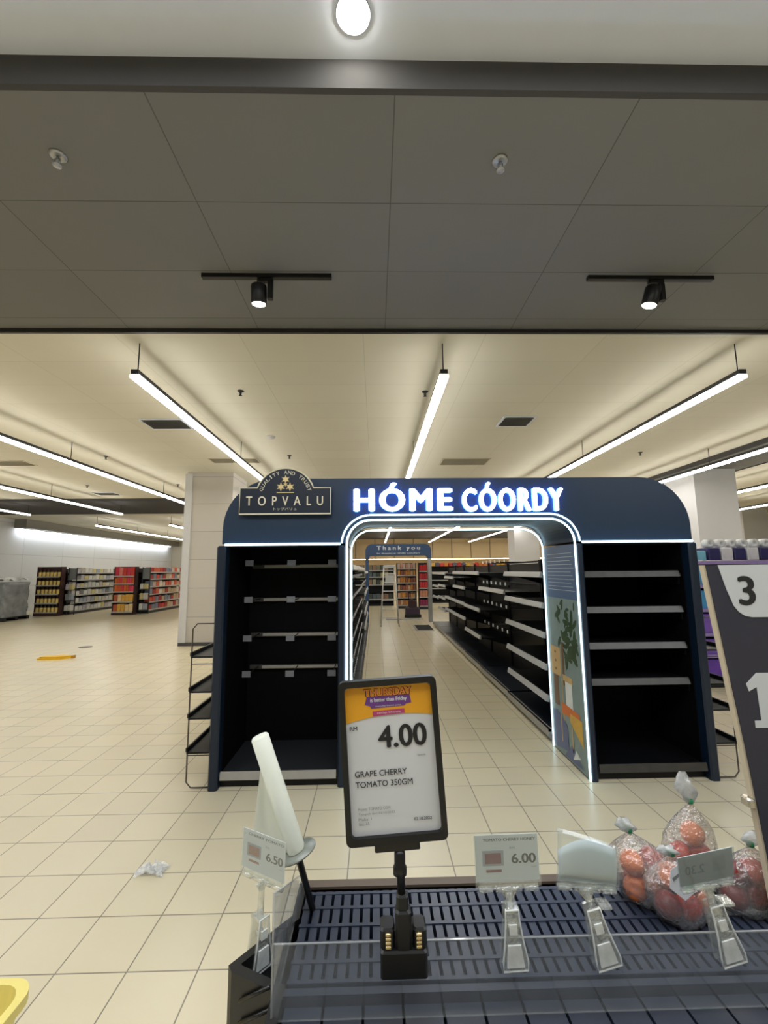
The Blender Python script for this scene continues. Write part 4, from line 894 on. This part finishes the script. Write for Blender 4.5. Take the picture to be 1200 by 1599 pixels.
# roll of produce bags on a stick
br = thing('bag_roll', 'roll of white plastic produce bags on a black stick at the back of the table', 'bag roll', (-0.128, 0.97, 0.9205))
A = Vector((-0.158, 0.95, 1.039)) - Vector(br.location); T_ = Vector((-0.236, 0.95, 1.252)) - Vector(br.location)
MB().tube([(0, 0, 0), A * 0.8, A], 0.0065, 10).build('stick', M_blackpl, br)
ax_ = (T_ - A).normalized(); rq = ax_.to_track_quat('Z', 'Y').to_matrix().to_4x4()
rl_ = MB().lathe([(0.005, 0), (0.0165, 0), (0.0175, 0.004), (0.0175, (T_ - A).length - 0.003), (0.015, (T_ - A).length), (0.006, (T_ - A).length - 0.002)], A, 20, rq).build('roll', M_bag, br)
MB().lathe([(0.008, -0.004), (0.038, -0.003), (0.038, 0.0), (0.008, 0.001)], A - ax_ * 0.002, 24, rq).build('disc', mat('smoky_disc', (120, 124, 116), 0.3), br)
top_l = T_ + (A - T_) * 0.18; n = 9; vs = []
for j in range(8):
    v = j / 7
    a = top_l + (A - T_) * 0.78 * v + Vector((-0.008, 0.004, 0))
    lft = top_l + Vector((-0.012, 0.01, -0.02)) + Vector((-0.020, 0.012, -0.185)) * v + Vector((0.05 * max(0, v - .8) / .2, 0, -0.03 * max(0, v - .8) / .2))
    for i in range(n):
        u = i / (n - 1); q = lft + (a - lft) * u; q.y += 0.010 * math.sin(PI * u * 1.5) * (0.3 + v); vs.append(q)
sh = MB().add(vs, [(j * n + i, j * n + i + 1, (j + 1) * n + i + 1, (j + 1) * n + i) for j in range(7) for i in range(n - 1)], True).build('loose_bag', M_bag, rl_)
md = sh.modifiers.new('s', 'SOLIDIFY'); md.thickness = 0.001

# promotion board at the right edge
pb = thing('promotion_board', 'dark grey promotion board with beige cardboard edge and big white numerals at the right edge', 'sign', (0.70, 0.88, ZT + 0.0006))
def q2(u, v, w): return (u - 0.70, w, v - (ZT + 0.0006))
edge = [(0.664, 1.585), (0.690, 1.36), (0.704, 1.24), (0.722, 1.06), (0.733, 0.93), (0.735, 0.9206)]
MB().prism([(x - 0.004, z) for x, z in edge] + [(1.02, 0.9206), (1.02, 1.585)], q2, 0.002, 0.014).build('backing', mat('beige_cardboard', (196, 184, 160), 0.7, var=0.1), pb)
M_pb = mat('dark_slate_print', (45, 45, 58), 0.55, var=0.05)
fc = MB(); fc.mi = 0; fc.prism(edge + [(1.02, 0.9206), (1.02, 1.585)], q2, -0.001, 0.002)
fc.mi = 1; fc.prism([(0.687, 1.585), (0.7, 1.535)] + [(0.745 + 0.04 * math.cos(math.radians(a)), 1.528 + 0.046 * math.sin(math.radians(a))) for a in (190, 210, 230, 250, 270)] + [(1.02, 1.482), (1.02, 1.585)], q2, -0.002, -0.001)
def bt_(p): return Vector((p.x - 0.70, p.y, p.z - (ZT + 0.0006)))
put_text(fc, '3', 0.722, 0.757, 1.505, 1.563, -0.0025, 0.02, face=2, side=2, fn=bt_)
put_text(fc, 'w', 0.786, 0.83, 1.513, 1.548, -0.0025, 0.02, face=2, side=2, fn=bt_)
fc.prism([(0.740, 1.376), (0.718, 1.356), (0.722, 1.342), (0.738, 1.350), (0.740, 1.288), (0.727, 1.288), (0.727, 1.275), (0.780, 1.275), (0.780, 1.288), (0.765, 1.288), (0.765, 1.376)], q2, -0.0016, -0.001)
put_text(fc, 'S', 0.752, 0.80, 1.135, 1.19, -0.0015, 0.02, face=1, side=1, fn=bt_)
fc.build('face', [M_pb, mat('light_grey_print', (196, 200, 202), 0.55, var=0.03), M_ink], pb)
cpn = MB(); cpn.rbox(-0.006, 0.008, -0.006, 0.016, 0.215, 0.23, 0.003); cpn.build('clip', M_chrome, pb)

# yellow basket corner at the lower left
yb = thing('yellow_basket', 'pale yellow plastic basket at the lower left corner', 'basket', (-1.16, 1.14, 0))
pts = rrect(-0.23, 0.24, -0.20, 0.22, 0.06)
n = len(pts); vs = []
for k, z in ((0.86, 0.30), (0.98, 0.47), (1.04, 0.475), (1.04, 0.50), (0.95, 0.50), (0.84, 0.31)): vs += [(x * k, y * k, z) for x, y in pts]
fs = [(j * n + i, j * n + (i + 1) % n, (j + 1) * n + (i + 1) % n, (j + 1) * n + i) for j in range(5) for i in range(n)] + [tuple(range(n - 1, -1, -1)), tuple(range(5 * n, 6 * n))]
MB().add(vs, fs).build('body', M_pale, yb)
for x in (-0.16, 0.16):
    for y in (-0.14, 0.14): MB().tube([(x, y, 0), (x, y, 0.30)], 0.012, 8).build('leg', M_alu, yb)
